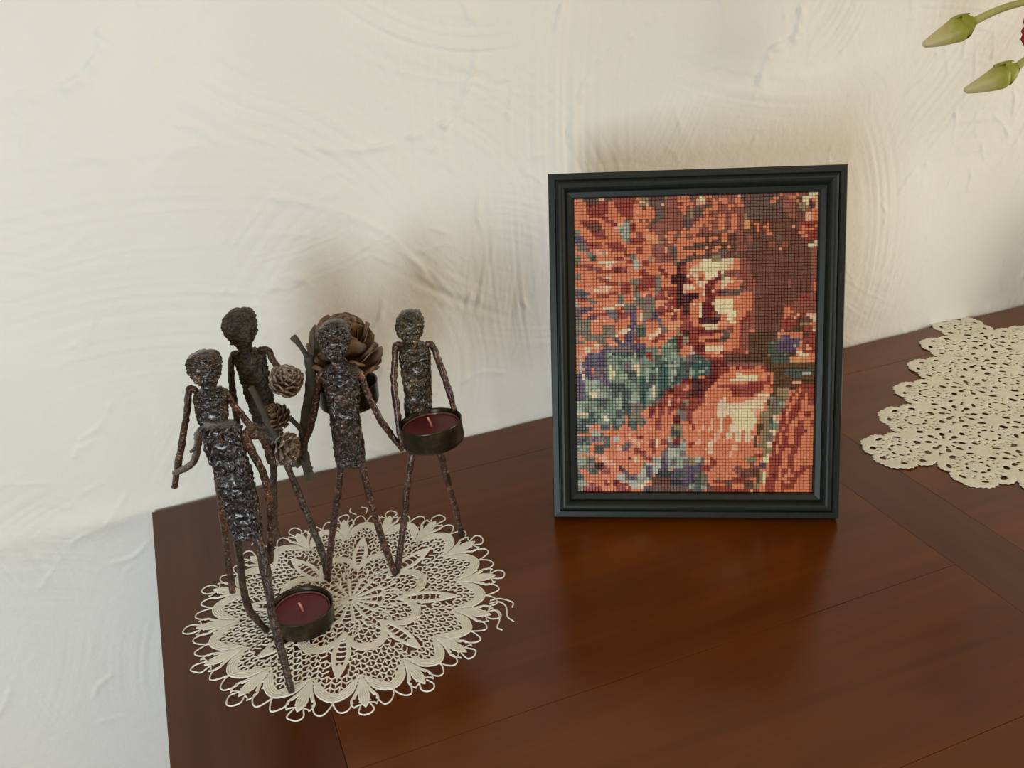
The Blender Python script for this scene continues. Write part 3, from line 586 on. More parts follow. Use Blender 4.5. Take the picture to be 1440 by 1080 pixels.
[21,21,21,3,3,3,2,2,2,7,8,8,8,7,7,7,7,7,7,7,7,7,3,13,13,8,13,13,12,12,21,23,23,21,21,23,23,18,18,3,12,23,7,7,9,9,7,7,7,7,7,7,7,7,7,7,18,6,7,7,12,12,7,9,9,9,9,7,7,9,9,7,7,7,7,7,7],
[3,3,3,3,3,3,2,2,2,9,7,7,8,7,2,7,19,7,7,7,7,19,10,12,12,13,13,13,12,12,21,21,21,21,21,12,12,12,12,12,12,9,9,9,6,7,7,7,7,7,7,7,15,6,7,7,7,6,6,6,12,12,7,9,9,9,7,7,7,9,9,7,7,9,9,9,9],
[3,7,7,3,17,17,17,9,9,9,6,7,7,7,2,2,7,7,7,7,7,13,13,12,12,13,13,12,12,4,21,7,12,12,12,12,12,12,12,12,12,9,9,9,7,7,7,7,7,7,7,6,6,6,6,0,0,0,0,0,7,7,7,9,9,9,7,9,9,7,9,7,7,9,9,7,6],
[3,7,7,7,17,17,17,7,9,9,9,7,7,7,7,23,12,7,7,7,7,13,13,12,12,13,13,4,4,4,4,4,22,22,22,22,12,12,12,17,17,3,7,7,7,7,7,7,7,7,7,7,6,6,0,0,0,0,0,5,18,16,7,9,9,9,7,9,9,7,9,9,9,9,7,7,6],
[11,11,7,7,7,7,7,7,7,7,7,7,7,13,13,13,23,23,23,23,13,13,13,12,12,7,4,4,4,4,4,12,22,22,22,22,12,12,12,3,17,3,3,7,7,7,7,7,7,19,7,7,7,6,0,0,0,0,0,5,18,16,7,9,20,9,19,9,19,7,7,9,9,7,7,7,6],
[11,11,7,7,7,7,7,7,7,7,7,7,7,13,13,13,23,23,12,23,21,13,21,13,23,0,0,0,0,0,0,12,12,12,23,12,12,12,12,17,17,3,3,7,7,7,18,7,7,7,7,9,9,9,9,6,6,7,7,5,18,16,9,9,9,9,7,7,7,9,9,9,7,7,7,7,6],
[21,21,21,7,7,7,7,7,7,9,19,7,20,20,7,13,13,13,13,13,21,21,1,1,7,0,0,0,0,0,0,4,4,4,4,12,12,12,4,17,17,3,3,7,7,9,9,9,9,15,15,9,9,9,9,0,0,0,7,5,18,16,9,9,9,7,7,9,7,7,9,9,7,7,7,7,6],
[21,21,13,7,9,9,7,7,7,9,9,7,20,9,9,9,9,13,13,13,1,1,1,7,7,0,0,0,0,0,0,4,4,4,4,4,4,10,10,17,17,3,3,0,7,7,7,7,7,15,15,7,7,7,7,5,5,0,18,18,7,19,9,9,9,7,7,9,9,9,9,7,7,7,7,7,6],
[3,3,9,6,6,6,9,9,7,7,7,7,7,9,9,9,7,9,13,13,13,1,12,12,15,15,15,15,0,0,0,15,15,15,15,15,15,21,10,17,17,21,21,0,0,9,9,9,9,9,9,7,7,7,7,0,0,0,18,18,7,7,9,9,9,7,7,9,9,9,9,7,7,7,7,7,6],
[3,3,9,9,9,9,9,9,7,7,7,7,7,9,9,9,9,9,7,7,7,7,22,4,15,15,15,15,15,15,15,15,15,15,15,15,6,15,15,17,22,23,7,0,0,9,9,9,9,9,9,9,20,9,9,9,9,8,9,9,7,7,9,9,9,7,7,9,7,7,7,7,7,7,7,7,6],]
PAL = dict(O=(228,130,84),o=(236,156,106),R=(160,62,44),r=(120,32,26),B=(118,69,50),b=(114,84,72),D=(82,28,24),M=(158,85,67),
C=(236,208,168),c=(240,220,172),P=(238,176,138),W=(190,186,168),G=(134,118,98),V=(104,80,104),v=(132,108,108),T=(60,92,84),t=(82,90,84),
S=(128,144,122),s=(164,172,150),L=(100,64,34),l=(158,132,92),K=(66,62,62),Y=(224,154,92),k=(84,88,74))
def tiles():
    keys = sorted(PAL)
    pw = (FW - 2 * 0.0200) / NC; ph = (FH - 2 * 0.0200) / NR
    rng = random.Random(5)
    V = []; F = []; MI = []; K = []
    for i, row in enumerate(ROWS):
        for j, ch in enumerate(row):
            cx = -FW / 2 + 0.0200 + (j + .5) * pw + rng.uniform(-.00006, .00006)
            cy = FH - 0.0200 - (i + .5) * ph + rng.uniform(-.00006, .00006)
            a, b = pw * .47, ph * .47
            a2, b2 = pw * .34, ph * .34
            tx, ty = rng.uniform(-.05, .05), rng.uniform(-.05, .05)
            n = len(V)
            hb, ht = -0.0088, -0.0075
            for sx, sy in ((-1, -1), (1, -1), (1, 1), (-1, 1)): V.append(fp(cx + sx * a, cy + sy * b, hb))
            for sx, sy in ((-1, -1), (1, -1), (1, 1), (-1, 1)): V.append(fp(cx + sx * a, cy + sy * b, ht - .0004))
            for sx, sy in ((-1, -1), (1, -1), (1, 1), (-1, 1)): V.append(fp(cx + sx * a2, cy + sy * b2, ht + sx * tx * a2 + sy * ty * b2))
            for k in range(4):
                k2 = (k + 1) % 4
                F.append((n + k, n + k2, n + 4 + k2, n + 4 + k)); F.append((n + 4 + k, n + 4 + k2, n + 8 + k2, n + 8 + k))
            F.append((n + 8, n + 9, n + 10, n + 11))
            MI += [ch] * 9
    me = bpy.data.meshes.new('mosaic_tiles')
    me.from_pydata([tuple(v) for v in V], [], F)
    for k in keys:
        c = srgb(*PAL[k]); gl = .3 * c[0] + .6 * c[1] + .1 * c[2]; c = tuple(x * .9 + gl * .1 for x in c); c = tuple(min(1, x * TILE_GAIN) for x in c)
        me.materials.append(simple('tile_' + k, c, 0.38, spec=0.35))
    me.polygons.foreach_set('material_index', MI); me.update()
    o = mesh_obj('mosaic_tiles', None, None, None, FR, mesh=me)
    tag(o, 'grid of tiny square coloured tiles showing a serene statue face with closed eyes', kind='stuff')
TILE_GAIN = 1.02
tiles()

# ------------------------------------------------------------------ lace helper: relief sheet grown from strokes
class Lace:
    def __init__(s, x0, x1, y0, y1, cell):
        s.c = cell; s.x0 = x0; s.y0 = y0
        s.nx = int((x1 - x0) / cell) + 1; s.ny = int((y1 - y0) / cell) + 1
        s.X, s.Y = np.meshgrid(x0 + np.arange(s.nx) * cell, y0 + np.arange(s.ny) * cell)
        s.F = np.full(s.X.shape, -9.0)
    def stroke(s, pts, w):
        for a, b in zip(pts, pts[1:]):
            x0 = min(a[0], b[0]) - w - 1; x1 = max(a[0], b[0]) + w + 1; y0 = min(a[1], b[1]) - w - 1; y1 = max(a[1], b[1]) + w + 1
            i0 = max(0, int((x0 - s.x0) / s.c)); i1 = min(s.nx, int((x1 - s.x0) / s.c) + 2)
            k0 = max(0, int((y0 - s.y0) / s.c)); k1 = min(s.ny, int((y1 - s.y0) / s.c) + 2)
            if i1 <= i0 or k1 <= k0: continue
            X = s.X[k0:k1, i0:i1]; Y = s.Y[k0:k1, i0:i1]
            dx, dy = b[0] - a[0], b[1] - a[1]; l2 = dx * dx + dy * dy + 1e-9
            t = np.clip(((X - a[0]) * dx + (Y - a[1]) * dy) / l2, 0, 1)
            d = w - np.hypot(X - a[0] - t * dx, Y - a[1] - t * dy)
            np.maximum(s.F[k0:k1, i0:i1], d, out=s.F[k0:k1, i0:i1])
    def build(s, name, mat, place, zbase=0.00015, ztop=0.0009, prof=0.5, lift=None):
        F = s.F
        cm = (F[:-1, :-1] + F[:-1, 1:] + F[1:, 1:] + F[1:, :-1]) / 4 > 0
        I = np.arange(s.nx * s.ny).reshape(s.ny, s.nx)
        q = np.stack([I[:-1, :-1], I[:-1, 1:], I[1:, 1:], I[1:, :-1]], -1)[cm]
        gy, gx = np.gradient(F, s.c)
        g2 = gx * gx + gy * gy + 1e-6
        # boundary vertices: touched by a solid and by an empty cell
        cnt = np.zeros(F.shape, int)
        for dy in (0, 1):
            for dx in (0, 1): cnt[dy:s.ny - 1 + dy, dx:s.nx - 1 + dx] += cm
        edge = (cnt > 0) & (cnt < 4)
        lim = s.c * 0.6
        mx = np.clip(-F * gx / g2, -lim, lim) * edge; my = np.clip(-F * gy / g2, -lim, lim) * edge
        X = s.X + mx; Y = s.Y + my
        Z = zbase + (ztop - zbase) * np.sqrt(np.clip(F / prof, 0, 1)) * (~edge)
        if lift is not None: Z = Z + lift(X, Y)
        used = np.unique(q); remap = np.full(s.nx * s.ny, -1); remap[used] = np.arange(len(used))
        co_ = np.stack([X.ravel()[used] * .001, Y.ravel()[used] * .001, Z.ravel()[used]], -1)
        q = remap[q]
        me = bpy.data.meshes.new(name)
        me.vertices.add(len(co_)); me.vertices.foreach_set('co', co_.ravel().astype(np.float32))
        me.loops.add(q.size); me.loops.foreach_set('vertex_index', q.ravel().astype(np.int32))
        me.polygons.add(len(q)); me.polygons.foreach_set('loop_start', np.arange(0, q.size, 4, dtype=np.int32))
        me.polygons.foreach_set('loop_total', np.full(len(q), 4, dtype=np.int32))
        me.polygons.foreach_set('use_smooth', np.ones(len(q), bool))
        me.update(calc_edges=True); me.materials.append(mat)
        o = bpy.data.objects.new(name, me); COL.objects.link(o)
        o.location, o.rotation_euler = place
        return o

# ------------------------------------------------------------------ round crocheted doily (mm, about its centre)
def doily():
    L = Lace(-126, 126, -126, 128, 0.36)
    rng = random.Random(8)
    def P(r, a):
        r = r * (1 + .018 * sin(radians(a * 2 + 40)) + .012 * sin(radians(3 * a)))
        a = a + 1.2 * sin(radians(a * 3)) + .012 * r * sin(radians(a * 2))
        return (r * cos(radians(a)), r * sin(radians(a)))
    def S(pa, w, sub=3):
        C = catmull([Vector((p[0], p[1], 0)) for p in pa], sub) if len(pa) > 2 else [Vector((*pa[0], 0)), Vector((*pa[1], 0))]
        L.stroke([P(c.x, c.y) for c in C], w)
    # centre rosette: 16 spokes with ladders
    S([(2.0, a) for a in range(0, 361, 30)], .7)
    A0 = -110.0
    for k in range(16):
        a = A0 + 22.5 * k + 11.25
        for o_, w_ in ((-1, .6), (0, .55), (1, .6)):
            S([(2, a + o_ * .5), (9, a + o_ * 4.0), (18, a + o_ * 2.9), (26, a + o_ * 1.2)], w_)
        b = A0 + 22.5 * k
        rr = (6.5, 11, 15.5, 20) if k % 2 else (6.5, 11, 15.5, 20, 24)
        for r in rr:
            S([(r, b - 9), (r + .7, b), (r, b + 9)], .45)
        if k % 2:
            S([(22, b - 9), (27, b - 3), (35, b - 6)], .8); S([(22, b + 9), (27, b + 3), (35, b + 6)], .8)
    # net ground
    def masked(r, a):
        # leaf
        d = ((a - A0 + 22.5) % 45) - 22.5
        if 38 < r < 82:
            hw = 6.2 * sin(pi * min(1, max(0, (r - 36) / 46))) ** .8
            if abs(d) < hw * (55 / r) ** .3: return True
        # inner wave band
        t = abs(d) / 22.5
        rb = 36 + 21 * sin(pi / 2 * min(1, t * 1.1)) ** .9
        if abs(r - rb) < 3.0 and abs(d) > 3: return True
        # inside of the inner scallop, dense area
        e = ((a + 99 + 11.25) % 22.5) - 11.25
        t = abs(e) / 11.25
        rb = 84 + 18 * sin(pi / 2 * t) ** .9
        if r > rb - 2.5: return True
        return False
    step = 5.0
    r = 24.0; row = 0
    while r < 103:
        circ = 2 * pi * r
        n = int(circ / 6.2)
        n -= n % 8
        w_ = .5 + .04 * (r > 60)
        for k in range(n):
            a0 = 360 * (k + .5 * (row % 2)) / n; a1 = a0 + 360 / n; am = (a0 + a1) / 2
            if not masked(r + step * .5, am):
                # arc and the fan of threads above it
                S([(r, a0), (r + step * .55, am), (r, a1)], w_)
                S([(r + step * .5, am), (r + step, am)], w_)
                S([(r + step * .1, a0), (r + step, am - 180 / n * .95)], w_ * .9)
                S([(r, a0), (r + step, a0)], w_ * .9)
        r += step; row += 1
    # eight inner leaves and wave band
    for k in range(8):
        a = A0 + 45 * k
        for o_ in (-1, 1):
            for q_, w_ in ((0.72, .75), (.9, .75), (1.08, .75)):
                S([(36, a + o_ * .6), (44, a + o_ * 3.6 * q_), (56, a + o_ * 5.6 * q_), (68, a + o_ * 3.6 * q_), (80, a + o_ * .6)], w_, 5)
            for q_ in range(5):
                S([(36 + q_ * .4, a + o_ * (1.2 + q_ * .25)), (43 + q_ * 1.15, a + o_ * (6.5 - q_ * .3)), (50 + q_ * 1.45, a + o_ * (13 - q_ * .3)), (53.5 + q_ * 1.6, a + o_ * 22.5)], .66 if q_ % 2 else .58, 5)
                if q_ % 2: S([(30 + q_, a + o_ * (9 + q_ * 2)), (43 + q_ * 1.15, a + o_ * 7)], .5)
        for rr in (45.5, 50.2, 55, 60, 64.8): S([(rr, a - 4.2), (rr + .8, a), (rr, a + 4.2)], .5)
        S([(69, a), (80, a)], 1.5); S([(36, a), (43, a)], 1.3); S([(70, a - 1.4), (78, a - .6)], 1.0); S([(70, a + 1.4), (78, a + .6)], 1.0)
    # sixteen outer shells with pointed tufts and loops
    for k in range(16):
        a = -99 + 22.5 * k
        for o_ in (-1, 1):
            for q_ in range(5):
                S([(82 + q_ * .5, a + o_ * (.6 + .35 * q_)), (88 + q_ * 1.7, a + o_ * (5.0 - .25 * q_)), (94 + q_ * 1.75, a + o_ * (8.4 - .1 * q_)), (97.0 + q_ * 1.5, a + o_ * 11.25)], .72, 5)
            S([(85, a + o_ * .5), (95, a + o_ * 2.6), (103, a + o_ * 4.6), (106, a + o_ * 4.4)], .75, 4); S([(85, a + o_ * .5), (95, a + o_ * 2.0), (102, a + o_ * 3.7)], .7, 4)
        for q_ in (-2, -1, 0, 1, 2):
            S([(84, a + q_ * .15), (93, a + q_ * .55), (101, a + q_ * .95), (107 - abs(q_), a + q_ * .75), (111 - abs(q_) * .8, a + q_ * .3)], .72, 4)
        b = a + 11.25
        jr = lambda s_=1.0: rng.uniform(-s_, s_)
        for o_ in (-1, 1):
            S([(102.5, b), (107, b + o_ * .6), (113 + jr(), b + o_ * 2.6), (112.5 + jr(), b + o_ * 5.0), (107 + jr(.6), b + o_ * 6.6), (103, b + o_ * 6.3)], .52, 5)
            S([(106, a - o_ * 2.0), (109 + jr(), a + o_ * 3.2), (111 + jr(), a + o_ * 3.8), (106.5, a + o_ * 4.9), (103, a + o_ * 4.9)], .5, 4)
        S([(109, a - 1.6), (115 + jr(1.5), a - 2.5 + jr(.3)), (119 + jr(1.5), a - 1.2 + jr(.4)), (119 + jr(1.5), a + 1.2), (115 + jr(), a + 2.6), (109, a + 1.7)], .55, 5)
    # frayed threads on the right edge
    for pts in ([(94, -49), (101, -50), (104, -57), (101, -68), (103, -75)], [(92, -53), (96, -60), (95, -68), (90, -76), (92, -80)], [(96, -46), (103, -47), (110, -55), (108, -60)], [(-60, 106), (-57, 113), (-61, 117)], [(30, 112), (26, 119), (28, 124)], [(38, 110), (41, 117), (37, 121)]):
        C = catmull([Vector((p[0], p[1], 0)) for p in pts], 5)
        L.stroke([(c.x, c.y) for c in C], .55)
    wav = lambda X, Y: 0.00035 * (1 + np.sin(X * .09) * np.cos(Y * .07)) * np.clip((np.hypot(X, Y) - 70) / 60, 0, 1)
    o = L.build('doily', LACE, ((0.1365, -0.1995, 0.0), (0, 0, 0)), ztop=.0010, prof=.42, lift=wav)
    tag(o, 'round ecru crocheted lace doily lying under the twig-figure candle holder', 'doily')
doily()

# ------------------------------------------------------------------ lace table runner made of joined flower motifs
def runner():
    pitch = 65.0
    L = Lace(-40, pitch * 5 + 40, -40, pitch * 4 + 40, 0.62)
    X, Y = L.X, L.Y
    F = np.full(X.shape, -9.0)
    rngr = np.random.RandomState(4)
    def hole(F, cx, cy, ang, la, lb):
        dx = X - cx; dy = Y - cy
        m = (np.abs(dx) < la + 2) & (np.abs(dy) < la + 2)
        u = dx * cos(ang) + dy * sin(ang); v = -dx * sin(ang) + dy * cos(ang)
        d = (np.sqrt((u / la) ** 2 + (v / lb) ** 2) - 1) * min(la, lb)
        F[m] = np.minimum(F[m], d[m])
    holes = []
    for i in range(6):
        for k in range(5):
            cx, cy = i * pitch, k * pitch
            r = np.hypot(X - cx, Y - cy); th = np.arctan2(Y - cy, X - cx)
            R = 27.0 + 6.6 * np.abs(np.cos(2 * th)) ** .75 + 1.5 * np.abs(np.cos(6 * th)) + .6 * np.cos(44 * th)
            np.maximum(F, R - r, out=F)
            j = rngr.uniform(-.25, .25)
            for n in range(8):
                a = n * pi / 4 + .2 + j; holes.append((cx + 9.2 * cos(a), cy + 9.2 * sin(a), a + pi / 2, 2.5, 1.35))
            for n in range(16):
                a = n * pi / 8 + j * .5; holes.append((cx + 16.5 * cos(a), cy + 16.5 * sin(a), a, 1.3, .85))
            for n in range(8):
                a = n * pi / 4 + pi / 8 + j * .2; holes.append((cx + 23.8 * cos(a), cy + 23.8 * sin(a), a + pi / 2, 3.5 + rngr.uniform(-.6, .6), 2.3 + rngr.uniform(-.5, .5)))
            for n in range(24):
                a = n * pi / 12; holes.append((cx + 20 * cos(a), cy + 20 * sin(a), a, 1.0, .65))
    for i in range(5):
        for k in range(4):
            cx, cy = (i + .5) * pitch, (k + .5) * pitch
            r = np.hypot(X - cx, Y - cy); th = np.arctan2(Y - cy, X - cx)
            R = 12.5 + 7.5 * np.abs(np.cos(4 * th)) ** .6
            np.maximum(F, R - r, out=F)
            for n in range(8):
                a = n * pi / 4 + pi / 8; holes.append((cx + 8.5 * cos(a), cy + 8.5 * sin(a), a, 2.1, 1.3)); holes.append((cx + 14.5 * cos(a), cy + 14.5 * sin(a), a, 3.3, 2.3))
    for h in holes: hole(F, *h)
    L.F = F
    ang = math.atan2(.0378, .053)
    ex2 = Vector((.053, .0378)).normalized()
    # local +y must run along e2 = (.0378,-.053): mirror by flipping y
    L.Y = -L.Y
    lift = lambda X_, Y_: 0.0007 + 0.0006 * np.sin(X_ * .075 + 1) * np.sin(Y_ * .06)
    o = L.build('table_runner', LACE2, ((0.650, -0.208, 0.0), (0, 0, ang)), ztop=.0009, prof=.9, lift=lift)
    o.data.flip_normals()
    tag(o, 'cream crocheted lace table runner of joined flower motifs right of the picture frame', 'table runner')
runner()

# ------------------------------------------------------------------ figures of the candle holder
FIGS = {'A': {'torso': [(70.9, -242.4, 188.7, 10.3), (71.4, -242.6, 185.2, 12.1), (71.5, -242.6, 176.3, 11.7), (73.0, -243.2, 156.9, 11.0), (73.2, -243.3, 141.3, 11.2), (73.4, -243.3, 125.3, 10.8), (73.7, -243.4, 111.7, 10.0), (73.7, -243.4, 106.7, 8.7)], 'head': [], 'arms': [[(60.6, -238.7, 186.0), (57.7, -228.7, 177.8), (55.4, -212.7, 162.1), (50.7, -191.5, 141.5), (44.2, -175.1, 128.8), (35.8, -156.4, 116.8)], [(83.9, -247.2, 182.3), (87.0, -247.1, 165.5), (90.3, -247.4, 151.9), (90.8, -246.4, 132.8), (89.1, -244.6, 113.2), (83.5, -240.6, 81.3)]], 'legs': [[(66.8, -240.9, 109.4), (65.5, -231.4, 80.9), (63.7, -221.8, 50.9), (64.7, -215.1, 27.0), (72.7, -209.1, -1.3)], [(79.6, -245.6, 108.5), (80.5, -253.1, 85.1), (77.9, -260.5, 56.6), (78.7, -269.3, 27.4), (79.6, -278.2, -2.5)]]}, 'B': {'torso': [(70.7, -164.9, 178.7, 7.3), (70.3, -164.8, 176.5, 10.7), (69.5, -164.5, 171.7, 11.7), (68.4, -164.1, 160.8, 10.8), (68.2, -164.0, 149.6, 9.9), (67.4, -163.7, 132.6, 9.0), (66.7, -163.5, 121.0, 7.6)], 'head': [(72.3, -167.7, 207.5, 2.4), (71.6, -167.4, 206.0, 7.1), (70.7, -167.1, 203.4, 10.4), (69.9, -166.8, 199.3, 11.4), (69.8, -166.7, 194.1, 11.0), (70.2, -166.9, 188.8, 8.6), (70.6, -167.0, 183.9, 5.3), (70.0, -166.8, 178.0, 3.4)], 'arms': [[(61.6, -161.6, 178.2), (57.1, -159.9, 178.6), (52.4, -158.2, 161.9), (46.9, -156.2, 145.5), (39.2, -153.4, 123.0), (32.3, -150.8, 102.8)], [(79.5, -168.2, 177.0), (84.8, -167.4, 161.1), (91.5, -167.2, 146.5), (98.7, -167.1, 130.8), (104.3, -166.6, 115.6)]], 'legs': [[(64.0, -162.5, 127.1), (62.1, -160.5, 102.9), (58.8, -157.1, 58.5), (54.7, -152.8, -0.7)], [(72.4, -165.6, 126.5), (78.6, -179.2, 72.7), (79.3, -193.4, 0.0)]]}, 'C': {'torso': [(101.7, -132.0, 188.3, 7.1), (102.2, -132.2, 185.5, 10.7), (101.9, -132.1, 181.0, 11.3), (102.5, -132.3, 169.7, 10.8), (103.0, -132.5, 158.1, 10.4), (103.6, -132.7, 143.4, 9.5), (105.1, -133.2, 125.4, 9.0), (107.3, -134.0, 103.7, 8.1), (107.8, -134.2, 94.3, 7.6)], 'head': [(102.5, -135.5, 220.5, 3.0), (101.3, -135.0, 219.0, 8.0), (99.7, -134.4, 214.8, 11.0), (98.6, -134.0, 208.4, 12.0), (99.1, -134.2, 203.0, 11.1), (99.2, -134.2, 198.0, 8.1), (99.4, -134.3, 193.6, 5.1), (99.9, -134.5, 188.6, 4.1)], 'arms': [[(97.1, -130.3, 186.4), (90.4, -127.8, 184.1), (86.6, -126.4, 167.9), (85.5, -126.1, 150.6), (84.4, -125.6, 132.9), (84.2, -125.5, 119.6)], [(109.8, -134.9, 187.8), (114.3, -139.0, 187.9), (117.2, -144.7, 180.0), (122.7, -152.5, 171.9)]], 'legs': [[(104.3, -132.9, 97.7), (100.8, -122.8, 64.2), (97.5, -113.8, 32.9), (92.9, -104.1, -0.7)], [(112.6, -136.0, 99.0), (116.8, -143.3, 71.4), (121.9, -150.7, 44.9), (125.6, -156.8, 20.9), (126.0, -161.3, -1.6)]]}, 'D': {'torso': [(157.4, -178.8, 184.0, 6.9), (157.9, -178.9, 180.7, 11.9), (157.0, -178.6, 174.2, 13.4), (156.6, -178.5, 163.1, 12.0), (155.9, -178.2, 146.2, 10.6), (155.9, -178.2, 134.6, 10.7), (155.4, -178.0, 111.0, 10.9), (155.3, -178.0, 102.6, 9.9)], 'head': [(157.7, -183.1, 218.0, 3.4), (157.4, -183.0, 215.9, 7.2), (156.4, -182.7, 211.9, 10.1), (156.1, -182.5, 205.6, 11.1), (155.7, -182.4, 199.3, 9.7), (155.9, -182.5, 193.4, 6.8), (156.2, -182.6, 188.6, 4.4), (156.5, -182.7, 184.2, 3.9)], 'arms': [[(148.0, -175.3, 179.8), (143.1, -173.5, 175.2), (140.2, -172.5, 164.2), (136.9, -171.3, 150.4), (131.5, -169.3, 135.2), (123.9, -166.5, 119.3), (118.3, -164.4, 110.7)], [(167.5, -182.5, 179.5), (170.6, -183.6, 174.4), (171.9, -184.1, 164.9), (174.8, -185.2, 153.4), (179.4, -186.9, 138.8), (185.2, -189.1, 125.6), (191.7, -191.5, 113.3)]], 'legs': [[(148.4, -175.5, 105.5), (145.0, -174.5, 87.5), (137.5, -172.2, 56.8), (130.2, -170.0, 24.8), (125.4, -168.5, 0.9)], [(162.4, -180.6, 104.5), (164.7, -182.0, 73.7), (168.6, -183.9, 41.7), (174.7, -186.9, -1.4)]]}, 'E': {'torso': [(212.0, -175.6, 187.0, 7.1), (212.2, -175.6, 184.2, 10.7), (212.1, -175.6, 177.5, 11.3), (212.0, -175.6, 166.2, 10.8), (211.9, -175.5, 149.0, 9.9), (210.5, -175.0, 134.4, 10.0), (210.2, -174.9, 119.4, 9.0), (210.2, -174.9, 108.4, 8.0)], 'head': [(212.0, -177.7, 212.8, 3.0), (211.9, -177.6, 211.2, 7.0), (211.0, -177.3, 207.5, 9.0), (210.5, -177.1, 201.6, 10.0), (210.4, -177.1, 196.2, 9.1), (210.5, -177.1, 191.8, 6.1), (210.4, -177.1, 185.7, 4.1)], 'arms': [[(204.8, -172.9, 186.4), (200.1, -172.6, 186.2), (197.1, -175.1, 175.0), (194.0, -178.7, 160.2), (192.8, -183.7, 142.7), (192.0, -188.2, 127.5), (192.0, -191.6, 116.2)], [(221.0, -178.9, 185.8), (224.5, -181.0, 185.4), (226.9, -184.0, 174.9), (229.4, -187.6, 161.7), (231.4, -191.0, 148.4), (232.8, -193.8, 136.6)]], 'legs': [[(206.0, -173.4, 112.4), (201.8, -174.9, 97.0), (195.5, -176.9, 74.7), (187.4, -180.5, 40.3), (177.0, -184.5, -2.4)], [(219.5, -178.3, 111.4), (224.2, -175.1, 91.2), (232.0, -167.7, 45.9), (239.1, -160.5, 0.0)]]}}
CH = empty('candle_holder', (0.137, -0.19, 0.0))
tag(CH, 'rough dark metal candle holder of five linked stick figures on the round doily', 'candle holder')
VR = Vector((R0.x, R0.y, 0)).normalized()          # roughly across the figures
VF = Vector((0.3444, 0.9388, 0))
def V3(p): return Vector((p[0] * .001, p[1] * .001, p[2] * .001))
def slab(name, rows, depth, mat, parent, seed, amp=.14, yaw=0.0):
    """lumpy welded plate lofted through rows (x,y,z,halfwidth in mm)"""
    cs = [V3(r) for r in rows]; hw = [r[3] * .001 for r in rows]
    n = 9; C = []; W = []
    for i in range(len(cs) - 1):
        for k in range(n):
            t = k / n; C.append(cs[i].lerp(cs[i + 1], t)); tt = t * t * (3 - 2 * t); W.append(hw[i] + (hw[i + 1] - hw[i]) * tt)
    C.append(cs[-1]); W.append(hw[-1])
    vr = Matrix.Rotation(yaw, 3, 'Z') @ VR; vf = Matrix.Rotation(yaw, 3, 'Z') @ VF
    seg = 52; vs = []; fs = []
    m = len(C)
    for i in range(m):
        for j in range(seg):
            th = 2 * pi * j / seg
            ct, st = cos(th), sin(th)
            e = .62
            px = abs(ct) ** e * (1 if ct > 0 else -1); py = abs(st) ** e * (1 if st > 0 else -1)
            d = min(depth, W[i] * .95)
            p = C[i] + vr * px * W[i] + vf * py * d
            q = p * 300 + Vector((seed * 7.3, 0, 0))
            k = .95 * amp * (mnoise.noise(q) * .5 + mnoise.noise(q * 1.9) * 1.0 + .9 * mnoise.noise(q * 3.9))
            lim = (W[i] * .6 + d * .9)
            p += (vr * px * .42 + vf * py * 1.2) * k * lim
            vs.append(p)
    for i in range(m - 1):
        for j in range(seg):
            j2 = (j + 1) % seg
            fs.append((i * seg + j, (i + 1) * seg + j, (i + 1) * seg + j2, i * seg + j2))
    a = len(vs); vs.append(C[0] + (C[0] - C[1]) * .3); vs.append(C[-1] + (C[-1] - C[-2]) * .3)
    for j in range(seg):
        j2 = (j + 1) % seg
        fs.append((a, j, j2)); fs.append((a + 1, (m - 1) * seg + j2, (m - 1) * seg + j))
    g = Geo(); g.add(vs, fs)
    return g.obj(name, mat, parent)
MATS = {'A': (SLAGB, ROD, RODD), 'B': (SLAG, ROD, ROD), 'C': (SLAGD, RODD, RODD), 'D': (SLAG, ROD, ROD), 'E': (SLAGG, ROD, ROD)}
FLAB = {'A': 'headless figure striding in front of the table-level candle cup', 'B': 'figure at the far left with a dark head and one straight hanging arm',
        'C': 'dull brown figure at the back beside the small pine cones', 'D': 'middle figure in front of the large pine cone', 'E': 'rightmost figure with the raised candle in front of it'}
for s_i, (key, d) in enumerate(FIGS.items()):
    tm, am, lm = MATS[key]
    body = slab('figure', d['torso'], .0052, tm, CH, s_i + 1, .20)
    tag(body, FLAB[key])
    if d['head']:
        slab('head', d['head'], .0075, tm, body, s_i + 20, .17)
    for k, a in enumerate(d['arms']):
        g = Geo(); tube(g, [V3(p) for p in a], [.0024] * (len(a) - 1) + [.0021], 10, .35, s_i * 4 + k)
        g.obj('arm', am, body)
    for k, a in enumerate(d['legs']):
        P_ = [V3(p) for p in a]
        P_[-1].z = .0024
        g = Geo(); tube(g, P_, [.0026] * (len(a) - 1) + [.0023], 10, .35, 50 + s_i * 4 + k)
        g.obj('leg', lm, body)
    if key == 'A':      # curled end and stub twigs of the shoulder bar
        g = Geo()
        c0 = V3((72.5, -247, 183)); 
        pts = [c0 + Vector((.004 * cos(t) * (1 - t * .07), -.002, .004 * sin(t) * (1 - t * .07))) for t in [x * .55 for x in range(12)]]
        tube(g, pts, .0013, 8, .3, 3); g.obj('curled_twig', RODD, body)
        g = Geo()
        tube(g, [V3((84, -246, 181)), V3((90, -247, 184.5)), V3((94, -248, 183))], [.0022, .0030, .001], 8, .3, 4); g.obj('twig_stub', RODD, body); g = Geo()
        tube(g, [V3((85, -245, 179)), V3((93, -245, 177)), V3((99, -246, 173))], [.0024, .0026, .0016], 8, .3, 5); g.obj('twig_stub', RODD, body); g = Geo()
        tube(g, [V3((55.5, -214, 163)), V3((50.5, -213, 159.5))], [.0012, .0010], 8, .3, 6)
        g.obj('twig_stub', RODD, body)

